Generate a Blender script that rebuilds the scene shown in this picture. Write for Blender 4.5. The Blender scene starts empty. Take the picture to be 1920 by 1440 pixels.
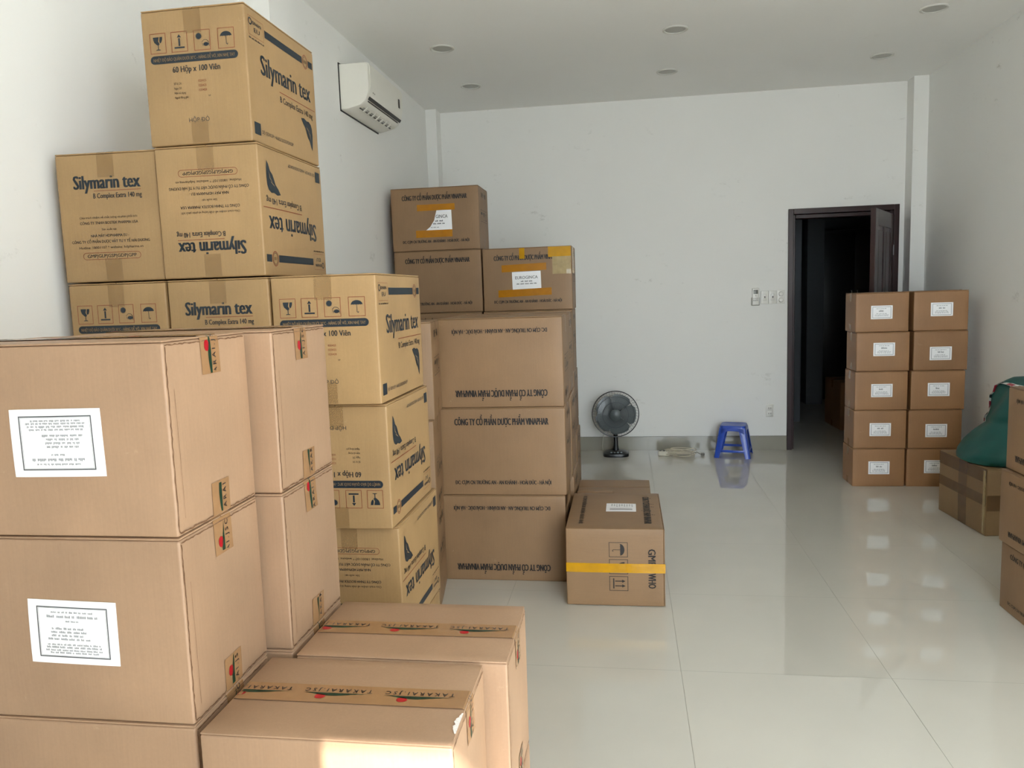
import bpy, bmesh, math, random
from mathutils import Vector, Matrix, noise
PI = math.pi
R = math.radians
scene = bpy.context.scene
C = scene.collection

# ------------------------------------------------------------------ camera
CAM_YAW, CAM_PITCH, CAM_ROLL, CAM_H, CAM_F = R(-8.50), R(-6.68), R(-1.93), 1.53, 1448.0
cam_data = bpy.data.cameras.new('camera')
cam_data.sensor_fit = 'HORIZONTAL'
cam_data.sensor_width = 36.0
cam_data.lens = CAM_F / 1920 * 36.0
cam_data.clip_start = 0.02
cam = bpy.data.objects.new('camera', cam_data)
C.objects.link(cam)
fwd = Vector((math.sin(CAM_YAW) * math.cos(CAM_PITCH), math.cos(CAM_YAW) * math.cos(CAM_PITCH), math.sin(CAM_PITCH)))
r0 = Vector((math.cos(CAM_YAW), -math.sin(CAM_YAW), 0))
u0 = r0.cross(fwd)
rv = math.cos(CAM_ROLL) * r0 + math.sin(CAM_ROLL) * u0
uv_ = -math.sin(CAM_ROLL) * r0 + math.cos(CAM_ROLL) * u0
M = Matrix((rv, uv_, -fwd)).transposed().to_4x4()
M.translation = Vector((0, 0, CAM_H))
cam.matrix_world = M
scene.camera = cam

# ------------------------------------------------------------------ world, sun, exposure
world = bpy.data.worlds.new('world')
scene.world = world
world.use_nodes = True
bg = world.node_tree.nodes['Background']
bg.inputs[0].default_value = (0.84, 0.93, 1.0, 1)
bg.inputs[1].default_value = 8.0
sun_data = bpy.data.lights.new('sun', 'SUN')
sun_data.energy = 17.0
sun_data.angle = R(0.53)
sun_data.color = (1.0, 0.97, 0.93)
sun = bpy.data.objects.new('sun', sun_data)
C.objects.link(sun)
SUN_AZ, SUN_EL = 0.488, 0.902          # per metre towards the street: metres to the right, metres up
sun.rotation_euler = Vector((SUN_AZ, -1.0, SUN_EL)).to_track_quat('Z', 'Y').to_euler()
vs = scene.view_settings
vs.view_transform = 'Standard'
vs.look = 'None'
vs.exposure = 0.43
vs.gamma = 1.0
vs.use_curve_mapping = False
scene.cycles.max_bounces = 12
scene.cycles.diffuse_bounces = 8
scene.cycles.glossy_bounces = 4
scene.cycles.transmission_bounces = 4
scene.cycles.sample_clamp_indirect = 8.0
scene.cycles.caustics_reflective = False

# ------------------------------------------------------------------ materials
def srgb(h):
    if isinstance(h, str):
        h = h.lstrip('#')
        c = [int(h[i:i + 2], 16) / 255 for i in (0, 2, 4)]
    else:
        c = h
    return tuple(((x / 12.92) if x <= 0.04045 else ((x + 0.055) / 1.055) ** 2.4) for x in c) + (1.0,)

MATS = {}
def mat_plain(name, col, rough=0.6, metal=0.0, spec=0.5, var=0.04, scale=30.0, bump=0.0):
    """plain material with a faint procedural mottling"""
    if name in MATS:
        return MATS[name]
    m = bpy.data.materials.new(name)
    m.use_nodes = True
    nt = m.node_tree
    b = nt.nodes['Principled BSDF']
    b.inputs['Roughness'].default_value = rough
    b.inputs['Metallic'].default_value = metal
    b.inputs['Specular IOR Level'].default_value = spec
    tc = nt.nodes.new('ShaderNodeTexCoord')
    nz = nt.nodes.new('ShaderNodeTexNoise')
    nz.inputs['Scale'].default_value = scale
    nz.inputs['Detail'].default_value = 4
    nt.links.new(tc.outputs['Object'], nz.inputs['Vector'])
    rmp = nt.nodes.new('ShaderNodeMapRange')
    rmp.inputs['To Min'].default_value = 1 - var * 2
    rmp.inputs['To Max'].default_value = 1 + var * 2
    nt.links.new(nz.outputs['Fac'], rmp.inputs['Value'])
    mix = nt.nodes.new('ShaderNodeVectorMath')
    mix.operation = 'SCALE'
    mix.inputs[0].default_value = srgb(col)[:3]
    nt.links.new(rmp.outputs[0], mix.inputs['Scale'])
    nt.links.new(mix.outputs[0], b.inputs['Base Color'])
    if bump:
        bp = nt.nodes.new('ShaderNodeBump')
        bp.inputs['Strength'].default_value = bump
        bp.inputs['Distance'].default_value = 0.002
        nt.links.new(nz.outputs['Fac'], bp.inputs['Height'])
        nt.links.new(bp.outputs[0], b.inputs['Normal'])
    MATS[name] = m
    return m

def mat_card(name, col, dark=0.86, light=1.08):
    """kraft corrugated board: fibres, faint flutes, scuffs, per-box tone"""
    if name in MATS:
        return MATS[name]
    m = bpy.data.materials.new(name)
    m.use_nodes = True
    nt = m.node_tree
    N, L = nt.nodes, nt.links
    b = N['Principled BSDF']
    b.inputs['Roughness'].default_value = 0.5
    b.inputs['Specular IOR Level'].default_value = 0.5
    tc = N.new('ShaderNodeTexCoord')
    oi = N.new('ShaderNodeObjectInfo')
    off = N.new('ShaderNodeVectorMath'); off.operation = 'SCALE'
    cmb = N.new('ShaderNodeCombineXYZ')
    for i in range(3):
        L.new(oi.outputs['Random'], cmb.inputs[i])
    L.new(cmb.outputs[0], off.inputs[0]); off.inputs['Scale'].default_value = 37.0
    add = N.new('ShaderNodeVectorMath'); add.operation = 'ADD'
    L.new(tc.outputs['Object'], add.inputs[0]); L.new(off.outputs[0], add.inputs[1])
    # broad tone
    n1 = N.new('ShaderNodeTexNoise'); n1.inputs['Scale'].default_value = 4.0; n1.inputs['Detail'].default_value = 3
    L.new(add.outputs[0], n1.inputs['Vector'])
    # vertical fibre streaks
    mp = N.new('ShaderNodeMapping'); mp.inputs['Scale'].default_value = (260, 260, 9)
    L.new(add.outputs[0], mp.inputs['Vector'])
    n2 = N.new('ShaderNodeTexNoise'); n2.inputs['Scale'].default_value = 1.0; n2.inputs['Detail'].default_value = 2
    L.new(mp.outputs[0], n2.inputs['Vector'])
    # specks
    n3 = N.new('ShaderNodeTexNoise'); n3.inputs['Scale'].default_value = 160; n3.inputs['Detail'].default_value = 5
    L.new(add.outputs[0], n3.inputs['Vector'])
    # scuffs
    n4 = N.new('ShaderNodeTexNoise'); n4.inputs['Scale'].default_value = 14; n4.inputs['Detail'].default_value = 8; n4.inputs['Roughness'].default_value = 0.75
    L.new(add.outputs[0], n4.inputs['Vector'])
    sc = N.new('ShaderNodeMapRange'); sc.inputs['From Min'].default_value = 0.66; sc.inputs['From Max'].default_value = 0.80
    sc.inputs['To Min'].default_value = 0.0; sc.inputs['To Max'].default_value = 0.35
    L.new(n4.outputs['Fac'], sc.inputs['Value'])
    def mr(src, a, c_):
        r = N.new('ShaderNodeMapRange'); r.inputs['From Min'].default_value = 0.25; r.inputs['From Max'].default_value = 0.75
        r.inputs['To Min'].default_value = a; r.inputs['To Max'].default_value = c_
        L.new(src, r.inputs['Value']); return r.outputs[0]
    def mul(a, c_):
        q = N.new('ShaderNodeMath'); q.operation = 'MULTIPLY'; L.new(a, q.inputs[0]); L.new(c_, q.inputs[1]); return q.outputs[0]
    f = mul(mul(mr(n1.outputs['Fac'], dark, light), mr(n2.outputs['Fac'], 0.965, 1.035)), mr(n3.outputs['Fac'], 0.965, 1.03))
    rr = N.new('ShaderNodeMapRange'); rr.inputs['To Min'].default_value = 0.95; rr.inputs['To Max'].default_value = 1.05
    L.new(oi.outputs['Random'], rr.inputs['Value'])
    f = mul(f, rr.outputs[0])
    base = N.new('ShaderNodeVectorMath'); base.operation = 'SCALE'; base.inputs[0].default_value = srgb(col)[:3]
    L.new(f, base.inputs['Scale'])
    mx = N.new('ShaderNodeMix'); mx.data_type = 'RGBA'
    L.new(sc.outputs[0], mx.inputs[0]); L.new(base.outputs[0], mx.inputs[6])
    mx.inputs[7].default_value = srgb('#e6d2ae')
    L.new(mx.outputs[2], b.inputs['Base Color'])
    bp = N.new('ShaderNodeBump'); bp.inputs['Strength'].default_value = 0.12; bp.inputs['Distance'].default_value = 0.001
    L.new(n2.outputs['Fac'], bp.inputs['Height']); L.new(bp.outputs[0], b.inputs['Normal'])
    MATS[name] = m
    return m

def mat_clear(name, col, alpha, rough=0.15, var=0.25):
    """adhesive tape film that partly shows what lies beneath"""
    if name in MATS:
        return MATS[name]
    m = mat_plain(name, col, rough, var=0.06, scale=25)
    nt = m.node_tree
    N, L = nt.nodes, nt.links
    b = N['Principled BSDF']
    tc = N.new('ShaderNodeTexCoord')
    nz = N.new('ShaderNodeTexNoise'); nz.inputs['Scale'].default_value = 18; nz.inputs['Detail'].default_value = 5
    L.new(tc.outputs['Object'], nz.inputs['Vector'])
    mr = N.new('ShaderNodeMapRange'); mr.inputs['To Min'].default_value = alpha - var * 0.5; mr.inputs['To Max'].default_value = alpha + var * 0.5
    L.new(nz.outputs['Fac'], mr.inputs['Value'])
    L.new(mr.outputs[0], b.inputs['Alpha'])
    bp = N.new('ShaderNodeBump'); bp.inputs['Strength'].default_value = 0.35; bp.inputs['Distance'].default_value = 0.003
    L.new(nz.outputs['Fac'], bp.inputs['Height']); L.new(bp.outputs[0], b.inputs['Normal'])
    return m

def mat_wall(name, col, marks=0.5):
    m = bpy.data.materials.new(name)
    m.use_nodes = True
    nt = m.node_tree
    N, L = nt.nodes, nt.links
    b = N['Principled BSDF']
    b.inputs['Roughness'].default_value = 0.7
    b.inputs['Specular IOR Level'].default_value = 0.25
    tc = N.new('ShaderNodeTexCoord')
    n1 = N.new('ShaderNodeTexNoise'); n1.inputs['Scale'].default_value = 1.3; n1.inputs['Detail'].default_value = 4
    L.new(tc.outputs['Object'], n1.inputs['Vector'])
    mr = N.new('ShaderNodeMapRange'); mr.inputs['To Min'].default_value = 0.97; mr.inputs['To Max'].default_value = 1.03
    L.new(n1.outputs['Fac'], mr.inputs['Value'])
    base = N.new('ShaderNodeVectorMath'); base.operation = 'SCALE'; base.inputs[0].default_value = srgb(col)[:3]
    L.new(mr.outputs[0], base.inputs['Scale'])
    # hand marks and scuffs, small greyish blotches
    n2 = N.new('ShaderNodeTexNoise'); n2.inputs['Scale'].default_value = 5.5; n2.inputs['Detail'].default_value = 9; n2.inputs['Roughness'].default_value = 0.8
    mp = N.new('ShaderNodeMapping'); mp.inputs['Scale'].default_value = (0.8, 1.0, 1.5); mp.inputs['Location'].default_value = (3.1, 0.7, 1.9)
    L.new(tc.outputs['Object'], mp.inputs['Vector']); L.new(mp.outputs[0], n2.inputs['Vector'])
    th = N.new('ShaderNodeMapRange'); th.inputs['From Min'].default_value = 0.60; th.inputs['From Max'].default_value = 0.70
    th.inputs['To Min'].default_value = 0; th.inputs['To Max'].default_value = marks
    L.new(n2.outputs['Fac'], th.inputs['Value'])
    mk = N.new('ShaderNodeMapRange'); mk.inputs['From Min'].default_value = 0.47; mk.inputs['From Max'].default_value = 0.60
    L.new(n1.outputs['Fac'], mk.inputs['Value'])
    tm = N.new('ShaderNodeMath'); tm.operation = 'MULTIPLY'; L.new(th.outputs[0], tm.inputs[0]); L.new(mk.outputs[0], tm.inputs[1])
    mx = N.new('ShaderNodeMix'); mx.data_type = 'RGBA'
    L.new(tm.outputs[0], mx.inputs[0]); L.new(base.outputs[0], mx.inputs[6]); mx.inputs[7].default_value = srgb('#a8a59e')
    L.new(mx.outputs[2], b.inputs['Base Color'])
    n3 = N.new('ShaderNodeTexNoise'); n3.inputs['Scale'].default_value = 220
    L.new(tc.outputs['Object'], n3.inputs['Vector'])
    bp = N.new('ShaderNodeBump'); bp.inputs['Strength'].default_value = 0.06; bp.inputs['Distance'].default_value = 0.002
    L.new(n3.outputs['Fac'], bp.inputs['Height']); L.new(bp.outputs[0], b.inputs['Normal'])
    MATS[name] = m
    return m

TILE, TX, TY = 0.8, -0.602, 3.014
def mat_floor():
    m = bpy.data.materials.new('polished_floor_tile')
    m.use_nodes = True
    nt = m.node_tree
    N, L = nt.nodes, nt.links
    b = N['Principled BSDF']
    b.inputs['IOR'].default_value = 1.62
    geo = N.new('ShaderNodeNewGeometry')
    sep = N.new('ShaderNodeSeparateXYZ'); L.new(geo.outputs['Position'], sep.inputs[0])
    def math_(op, a, c_=None, v=None):
        q = N.new('ShaderNodeMath'); q.operation = op
        if isinstance(a, float): q.inputs[0].default_value = a
        else: L.new(a, q.inputs[0])
        if c_ is not None: L.new(c_, q.inputs[1])
        if v is not None: q.inputs[1].default_value = v
        return q.outputs[0]
    ds = []
    for ax, o in ((0, TX), (1, TY)):
        a = math_('SUBTRACT', sep.outputs[ax], v=o - 80.0)
        a = math_('DIVIDE', a, v=TILE)
        a = math_('FRACT', a)
        a = math_('SUBTRACT', a, v=0.5)
        a = math_('ABSOLUTE', a)
        ds.append(math_('MULTIPLY', math_('SUBTRACT', 0.5, a) if False else math_('SUBTRACT', a, v=0.5), v=-TILE))
    d = math_('MINIMUM', ds[0], ds[1])
    joint = N.new('ShaderNodeMapRange'); joint.inputs['From Min'].default_value = 0.0006; joint.inputs['From Max'].default_value = 0.0013
    joint.inputs['To Min'].default_value = 1; joint.inputs['To Max'].default_value = 0
    L.new(d, joint.inputs['Value'])
    n1 = N.new('ShaderNodeTexNoise'); n1.inputs['Scale'].default_value = 2.2; n1.inputs['Detail'].default_value = 6
    L.new(geo.outputs['Position'], n1.inputs['Vector'])
    mr = N.new('ShaderNodeMapRange'); mr.inputs['To Min'].default_value = 0.93; mr.inputs['To Max'].default_value = 1.07
    L.new(n1.outputs['Fac'], mr.inputs['Value'])
    base = N.new('ShaderNodeVectorMath'); base.operation = 'SCALE'; base.inputs[0].default_value = srgb('#c3c0b6')[:3]
    L.new(mr.outputs[0], base.inputs['Scale'])
    mx = N.new('ShaderNodeMix'); mx.data_type = 'RGBA'
    L.new(joint.outputs[0], mx.inputs[0]); L.new(base.outputs[0], mx.inputs[6]); mx.inputs[7].default_value = srgb('#938f84')
    L.new(mx.outputs[2], b.inputs['Base Color'])
    # smears: slightly rougher patches
    n2 = N.new('ShaderNodeTexNoise'); n2.inputs['Scale'].default_value = 3.4; n2.inputs['Detail'].default_value = 7; n2.inputs['Roughness'].default_value = 0.7
    L.new(geo.outputs['Position'], n2.inputs['Vector'])
    rr = N.new('ShaderNodeMapRange'); rr.inputs['From Min'].default_value = 0.35; rr.inputs['From Max'].default_value = 0.75
    rr.inputs['To Min'].default_value = 0.0; rr.inputs['To Max'].default_value = 0.018
    L.new(n2.outputs['Fac'], rr.inputs['Value'])
    rmx = math_('MAXIMUM', rr.outputs[0], math_('MULTIPLY', joint.outputs[0], v=0.6))
    L.new(rmx, b.inputs['Roughness'])
    bp = N.new('ShaderNodeBump'); bp.inputs['Strength'].default_value = 0.5; bp.inputs['Distance'].default_value = 0.001; bp.invert = True
    L.new(joint.outputs[0], bp.inputs['Height']); L.new(bp.outputs[0], b.inputs['Normal'])
    return m

def mat_wood(name, col):
    m = mat_plain(name, col, 0.28, var=0.12, scale=6)
    nt = m.node_tree
    for n in nt.nodes:
        if n.type == 'TEX_NOISE':
            mp = nt.nodes.new('ShaderNodeMapping'); mp.inputs['Scale'].default_value = (14, 14, 0.9)
            tc = [q for q in nt.nodes if q.type == 'TEX_COORD'][0]
            nt.links.new(tc.outputs['Object'], mp.inputs['Vector']); nt.links.new(mp.outputs[0], n.inputs['Vector'])
    return m

# ------------------------------------------------------------------ mesh builder
class MB:
    def __init__(self):
        self.v = []; self.f = []; self.m = []
    def addv(self, pts):
        i = len(self.v); self.v.extend([tuple(p) for p in pts]); return i
    def face(self, pts, mi=0):
        i = self.addv(pts); self.f.append(tuple(range(i, i + len(pts)))); self.m.append(mi)
    def box(self, c, s, mi=0, mx=None):
        x, y, z = c; a, b_, c_ = s[0] / 2, s[1] / 2, s[2] / 2
        P = [Vector((x + i * a, y + j * b_, z + k * c_)) for k in (-1, 1) for j in (-1, 1) for i in (-1, 1)]
        if mx: P = [mx @ p for p in P]
        o = self.addv(P)
        for q in ((0, 2, 3, 1), (4, 5, 7, 6), (0, 1, 5, 4), (2, 6, 7, 3), (0, 4, 6, 2), (1, 3, 7, 5)):
            self.f.append(tuple(o + t for t in q)); self.m.append(mi)
    def rbox(self, c, s, r, n=3, k=3, mi=0, mx=None):
        """rounded box: n cells across flats, k cells per rounded edge"""
        hs = [t / 2 for t in s]
        r = min(r, min(hs) * 0.98)
        def axis(h):
            a = [-h + r * (1 - math.cos(0.5 * PI * i / k)) for i in range(k)]  # placeholder, remapped below
            inner = [-h + r + (2 * h - 2 * r) * i / n for i in range(n + 1)]
            lo = [(-h + r) - r * math.tan(PI / 4 * (k - i) / k) for i in range(k)]
            hi = [(h - r) + r * math.tan(PI / 4 * (i + 1) / k) for i in range(k)]
            return lo + inner + hi
        A = [axis(h) for h in hs]
        idx = {}
        def vert(p):
            q = [max(-(h - r), min(h - r, t)) for t, h in zip(p, hs)]
            d = Vector(p) - Vector(q)
            if d.length > 1e-9: d = d.normalized() * r
            P = Vector(q) + d
            key = tuple(round(t, 6) for t in P)
            if key not in idx:
                P = P + Vector(c)
                if mx: P = mx @ P
                idx[key] = self.addv([P])
            return idx[key]
        for ax in range(3):
            u, w = (ax + 1) % 3, (ax + 2) % 3
            for sg in (-1, 1):
                for i in range(len(A[u]) - 1):
                    for j in range(len(A[w]) - 1):
                        qs = []
                        for (a, b_) in ((i, j), (i + 1, j), (i + 1, j + 1), (i, j + 1)):
                            p = [0, 0, 0]; p[ax] = sg * hs[ax]; p[u] = A[u][a]; p[w] = A[w][b_]
                            qs.append(vert(p))
                        if sg < 0: qs.reverse()
                        qs2 = []
                        for t in qs:
                            if t not in qs2: qs2.append(t)
                        if len(qs2) > 2:
                            self.f.append(tuple(qs2)); self.m.append(mi)
    def tube(self, pts, rad, n=10, mi=0, closed=False, cap=True):
        pts = [Vector(p) for p in pts]
        rads = rad if isinstance(rad, (list, tuple)) else [rad] * len(pts)
        rings = []
        N = len(pts)
        up = None
        for i, p in enumerate(pts):
            if closed: t = pts[(i + 1) % N] - pts[i - 1]
            else: t = pts[min(i + 1, N - 1)] - pts[max(i - 1, 0)]
            t.normalize()
            if up is None:
                up = t.orthogonal().normalized()
            else:
                up = (up - t * up.dot(t))
                up = up.normalized() if up.length > 1e-6 else t.orthogonal().normalized()
            w = t.cross(up)
            rings.append(self.addv([p + (up * math.cos(2 * PI * k / n) + w * math.sin(2 * PI * k / n)) * rads[i] for k in range(n)]))
        for i in range(N if closed else N - 1):
            a, b_ = rings[i], rings[(i + 1) % N]
            for k in range(n):
                self.f.append((a + k, a + (k + 1) % n, b_ + (k + 1) % n, b_ + k)); self.m.append(mi)
        if cap and not closed:
            self.f.append(tuple(rings[0] + k for k in reversed(range(n)))); self.m.append(mi)
            self.f.append(tuple(rings[-1] + k for k in range(n))); self.m.append(mi)
    def lathe(self, prof, n=32, mi=0, mx=None, cap=True):
        rings = []
        for r_, z in prof:
            P = [Vector((r_ * math.cos(2 * PI * k / n), r_ * math.sin(2 * PI * k / n), z)) for k in range(n)]
            if mx: P = [mx @ p for p in P]
            rings.append(self.addv(P))
        for a, b_ in zip(rings, rings[1:]):
            for k in range(n):
                self.f.append((a + k, a + (k + 1) % n, b_ + (k + 1) % n, b_ + k)); self.m.append(mi)
        if cap:
            self.f.append(tuple(rings[0] + k for k in reversed(range(n)))); self.m.append(mi)
            self.f.append(tuple(rings[-1] + k for k in range(n))); self.m.append(mi)
    def loft(self, sections, mi=0, cap=True, closed=True):
        rings = [self.addv(s) for s in sections]
        n = len(sections[0])
        for a, b_ in zip(rings, rings[1:]):
            for k in range(n if closed else n - 1):
                self.f.append((a + k, a + (k + 1) % n, b_ + (k + 1) % n, b_ + k)); self.m.append(mi)
        if cap:
            self.f.append(tuple(rings[0] + k for k in reversed(range(n)))); self.m.append(mi)
            self.f.append(tuple(rings[-1] + k for k in range(n))); self.m.append(mi)
    def build(self, name, mats, parent=None, deform=None, smooth=35, fix=False):
        me = bpy.data.meshes.new(name)
        V = self.v
        if deform: V = [deform(Vector(p)) for p in V]
        me.from_pydata([tuple(p) for p in V], [], self.f)
        if not isinstance(mats, (list, tuple)): mats = [mats]
        for m in mats: me.materials.append(m)
        me.polygons.foreach_set('material_index', self.m)
        if fix:
            bm = bmesh.new(); bm.from_mesh(me); bmesh.ops.recalc_face_normals(bm, faces=bm.faces); bm.to_mesh(me); bm.free()
        if smooth:
            me.polygons.foreach_set('use_smooth', [True] * len(me.polygons))
            me.set_sharp_from_angle(angle=R(smooth))
        me.update()
        o = bpy.data.objects.new(name, me)
        C.objects.link(o)
        if parent is not None: o.parent = parent
        return o

def tag(o, label=None, cat=None, group=None, kind=None):
    if label: o['label'] = label
    if cat: o['category'] = cat
    if group: o['group'] = group
    if kind: o['kind'] = kind
    return o
def thing(name, label, cat, loc=(0, 0, 0), rz=0.0, group=None):
    o = bpy.data.objects.new(name, None)
    o.empty_display_size = 0.1
    C.objects.link(o); o.location = loc; o.rotation_euler = (0, 0, rz)
    return tag(o, label, cat, group)
def struct(name, mb, mats, label=None, parent=None, smooth=0):
    o = mb.build(name, mats, parent, smooth=smooth)
    if parent is None: o['kind'] = 'structure'
    if label: o['label'] = label
    return o

# ------------------------------------------------------------------ lettering as mesh
TXT = {}
def glyphs(s, bold=0.0):
    key = (s, bold)
    if key not in TXT:
        cu = bpy.data.curves.new('t', 'FONT')
        cu.body = s; cu.size = 1.0; cu.offset = bold
        cu.resolution_u = 2
        cu.fill_mode = 'FRONT'
        o = bpy.data.objects.new('t', cu)
        C.objects.link(o)
        bpy.context.view_layer.update()
        ev = o.evaluated_get(bpy.context.evaluated_depsgraph_get())
        me = ev.to_mesh()
        vs_ = [(v.co.x, v.co.y) for v in me.vertices]
        fs = [tuple(p.vertices) for p in me.polygons]
        ev.to_mesh_clear()
        bpy.data.objects.remove(o); bpy.data.curves.remove(cu)
        xs = [v[0] for v in vs_]
        TXT[key] = (vs_, fs, min(xs), max(xs))
    return TXT[key]

HORN = {'Ơ': 'O', 'Ờ': 'Ò', 'Ớ': 'Ó', 'Ở': 'Ỏ', 'Ỡ': 'Õ', 'Ợ': 'Ọ', 'Ư': 'U', 'Ừ': 'Ù', 'Ứ': 'Ú', 'Ử': 'Ủ', 'Ữ': 'Ũ', 'Ự': 'Ụ',
        'ơ': 'o', 'ờ': 'ò', 'ớ': 'ó', 'ở': 'ỏ', 'ỡ': 'õ', 'ợ': 'ọ', 'ư': 'u', 'ừ': 'ù', 'ứ': 'ú', 'ử': 'ủ', 'ữ': 'ũ', 'ự': 'ụ'}
BAR = {'Đ': 'D', 'đ': 'd'}
def lettering(s):
    """glyph outlines of a line; barred and horned letters get their stroke drawn on separately"""
    key = ('L', s)
    if key in TXT: return TXT[key]
    base = ''.join(HORN.get(c, BAR.get(c, c)) for c in s)
    vs_, fs, x0, x1 = glyphs(base)
    vs_, fs = list(vs_), list(fs)
    for i, c in enumerate(s):
        if c not in HORN and c not in BAR: continue
        r = glyphs(base[:i + 1])[3]
        g = glyphs(base[i]); l = r - (g[3] - g[2])
        if c in HORN:
            t = 0.66 if c.isupper() else 0.46
            rr = r - 0.02
            q = [(rr - .05, t - .07), (rr + .04, t - .02), (rr + .10, t + .09), (rr + .05, t + .11), (rr + .01, t + .02), (rr - .05, t - .01)]
        elif c == 'Đ':
            q = [(l - .07, .31), (l + .26, .31), (l + .26, .385), (l - .07, .385)]
        else:
            q = [(r - .27, .56), (r + .05, .56), (r + .05, .62), (r - .27, .62)]
        o = len(vs_); vs_ += q; fs.append(tuple(range(o, o + len(q))))
    TXT[key] = (vs_, fs, x0, x1)
    return TXT[key]

class Frame:
    """a flat print area: o origin, u right, v up, n outwards"""
    def __init__(self, o, u, v, n, flip=False, lift=0.0008):
        self.o, self.u, self.v, self.n = Vector(o), Vector(u), Vector(v), Vector(n)
        if flip: self.u, self.v = -self.u, -self.v
        self.lift = lift
    def __call__(self, x, y, e=0.0):
        return self.o + self.u * x + self.v * y + self.n * (self.lift + e)
def p_poly(mb, fr, pts, mi, e=0.0):
    mb.face([fr(x, y, e) for x, y in pts], mi)
def p_rect(mb, fr, x0, y0, x1, y1, mi, e=0.0, seg=0.022):
    n = max(1, int(abs(x1 - x0) / seg)); k = max(1, int(abs(y1 - y0) / seg))
    for i in range(n):
        for j in range(k):
            a, b_ = x0 + (x1 - x0) * i / n, x0 + (x1 - x0) * (i + 1) / n
            c_, d = y0 + (y1 - y0) * j / k, y0 + (y1 - y0) * (j + 1) / k
            p_poly(mb, fr, [(a, c_), (b_, c_), (b_, d), (a, d)], mi, e)
def p_outline(mb, fr, x0, y0, x1, y1, t, mi, e=0.0):
    p_rect(mb, fr, x0, y0, x1, y0 + t, mi, e); p_rect(mb, fr, x0, y1 - t, x1, y1, mi, e)
    p_rect(mb, fr, x0, y0 + t, x0 + t, y1 - t, mi, e); p_rect(mb, fr, x1 - t, y0 + t, x1, y1 - t, mi, e)
def p_disc(mb, fr, cx, cy, rx, ry, mi, n=20, e=0.0):
    p_poly(mb, fr, [(cx + rx * math.cos(2 * PI * k / n), cy + ry * math.sin(2 * PI * k / n)) for k in range(n)], mi, e)
def p_ring(mb, fr, cx, cy, rx, ry, t, mi, n=24, e=0.0):
    for k in range(n):
        a, b_ = 2 * PI * k / n, 2 * PI * (k + 1) / n
        p_poly(mb, fr, [(cx + rx * math.cos(a), cy + ry * math.sin(a)), (cx + rx * math.cos(b_), cy + ry * math.sin(b_)),
                        (cx + (rx - t) * math.cos(b_), cy + (ry - t) * math.sin(b_)), (cx + (rx - t) * math.cos(a), cy + (ry - t) * math.sin(a))], mi, e)
def p_pill(mb, fr, x0, y0, x1, y1, mi, e=0.0):
    r = (y1 - y0) / 2; cy = (y0 + y1) / 2
    L_ = [(x0 + r - r * math.sin(PI * k / 8), cy - r * math.cos(PI * k / 8)) for k in range(9)]
    R_ = [(x1 - r + r * math.sin(PI * k / 8), cy - r * math.cos(PI * k / 8)) for k in range(9)]
    for k in range(8):
        p_poly(mb, fr, [L_[k], (x0 + r, L_[k][1]), (x0 + r, L_[k + 1][1]), L_[k + 1]], mi, e)
        p_poly(mb, fr, [(x1 - r, R_[k][1]), R_[k], R_[k + 1], (x1 - r, R_[k + 1][1])], mi, e)
    p_rect(mb, fr, x0 + r, y0, x1 - r, y1, mi, e)
def p_pill_line(mb, fr, x0, y0, x1, y1, t, mi, e=0.0):
    r = (y1 - y0) / 2; cy = (y0 + y1) / 2
    def ring(rr):
        return ([(x1 - r + rr * math.cos(-PI / 2 + PI * k / 8), cy + rr * math.sin(-PI / 2 + PI * k / 8)) for k in range(9)] +
                [(x0 + r + rr * math.cos(PI / 2 + PI * k / 8), cy + rr * math.sin(PI / 2 + PI * k / 8)) for k in range(9)])
    A, B = ring(r), ring(r - t)
    for k in range(len(A)):
        j = (k + 1) % len(A)
        if k in (8, 17): continue
        p_poly(mb, fr, [A[k], A[j], B[j], B[k]], mi, e)
    p_rect(mb, fr, x0 + r, y0, x1 - r, y0 + t, mi, e); p_rect(mb, fr, x0 + r, y1 - t, x1 - r, y1, mi, e)
def p_text(mb, fr, s, cx, cy, h, mi, width=None, bold=0.0, align='C', e=0.0, sx=0.75):
    """h = cap height, cy = baseline height; width squeezes the line to fit"""
    vs_, fs, x0, x1 = lettering(s)
    k = h / 0.72
    sxx = (width / (x1 - x0)) if width else k * sx
    w = (x1 - x0) * sxx
    ox = {'C': cx - w / 2, 'L': cx, 'R': cx - w}[align]
    d = bold * k
    # heavier strokes: the outline struck again a hair to each side
    for q in ((-1, 0, 1) if bold else (0,)):
        o = mb.addv([fr(ox + (x - x0) * sxx + q * d, cy + y * k, e) for x, y in vs_])
        for f in fs:
            mb.f.append(tuple(o + t for t in f)); mb.m.append(mi)
def p_words(mb, fr, cx, cy, w, h, mi, seed, align='C', e=0.0):
    """a line of print too small to read: word-shaped specks"""
    rnd = random.Random(seed)
    x = cx - w / 2 if align == 'C' else cx
    end = x + w
    while x < end - h * 0.8:
        ww = min(h * rnd.uniform(0.9, 3.2), end - x)
        y = x
        while y < x + ww - h * 0.2:
            lw = h * rnd.uniform(0.35, 0.6)
            hh = h * rnd.uniform(0.6, 1.0)
            p_poly(mb, fr, [(y, cy), (min(y + lw * 0.75, end), cy), (min(y + lw * 0.75, end), cy + hh), (y, cy + hh)], mi, e)
            y += lw
        x += ww + h * 0.7

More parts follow.
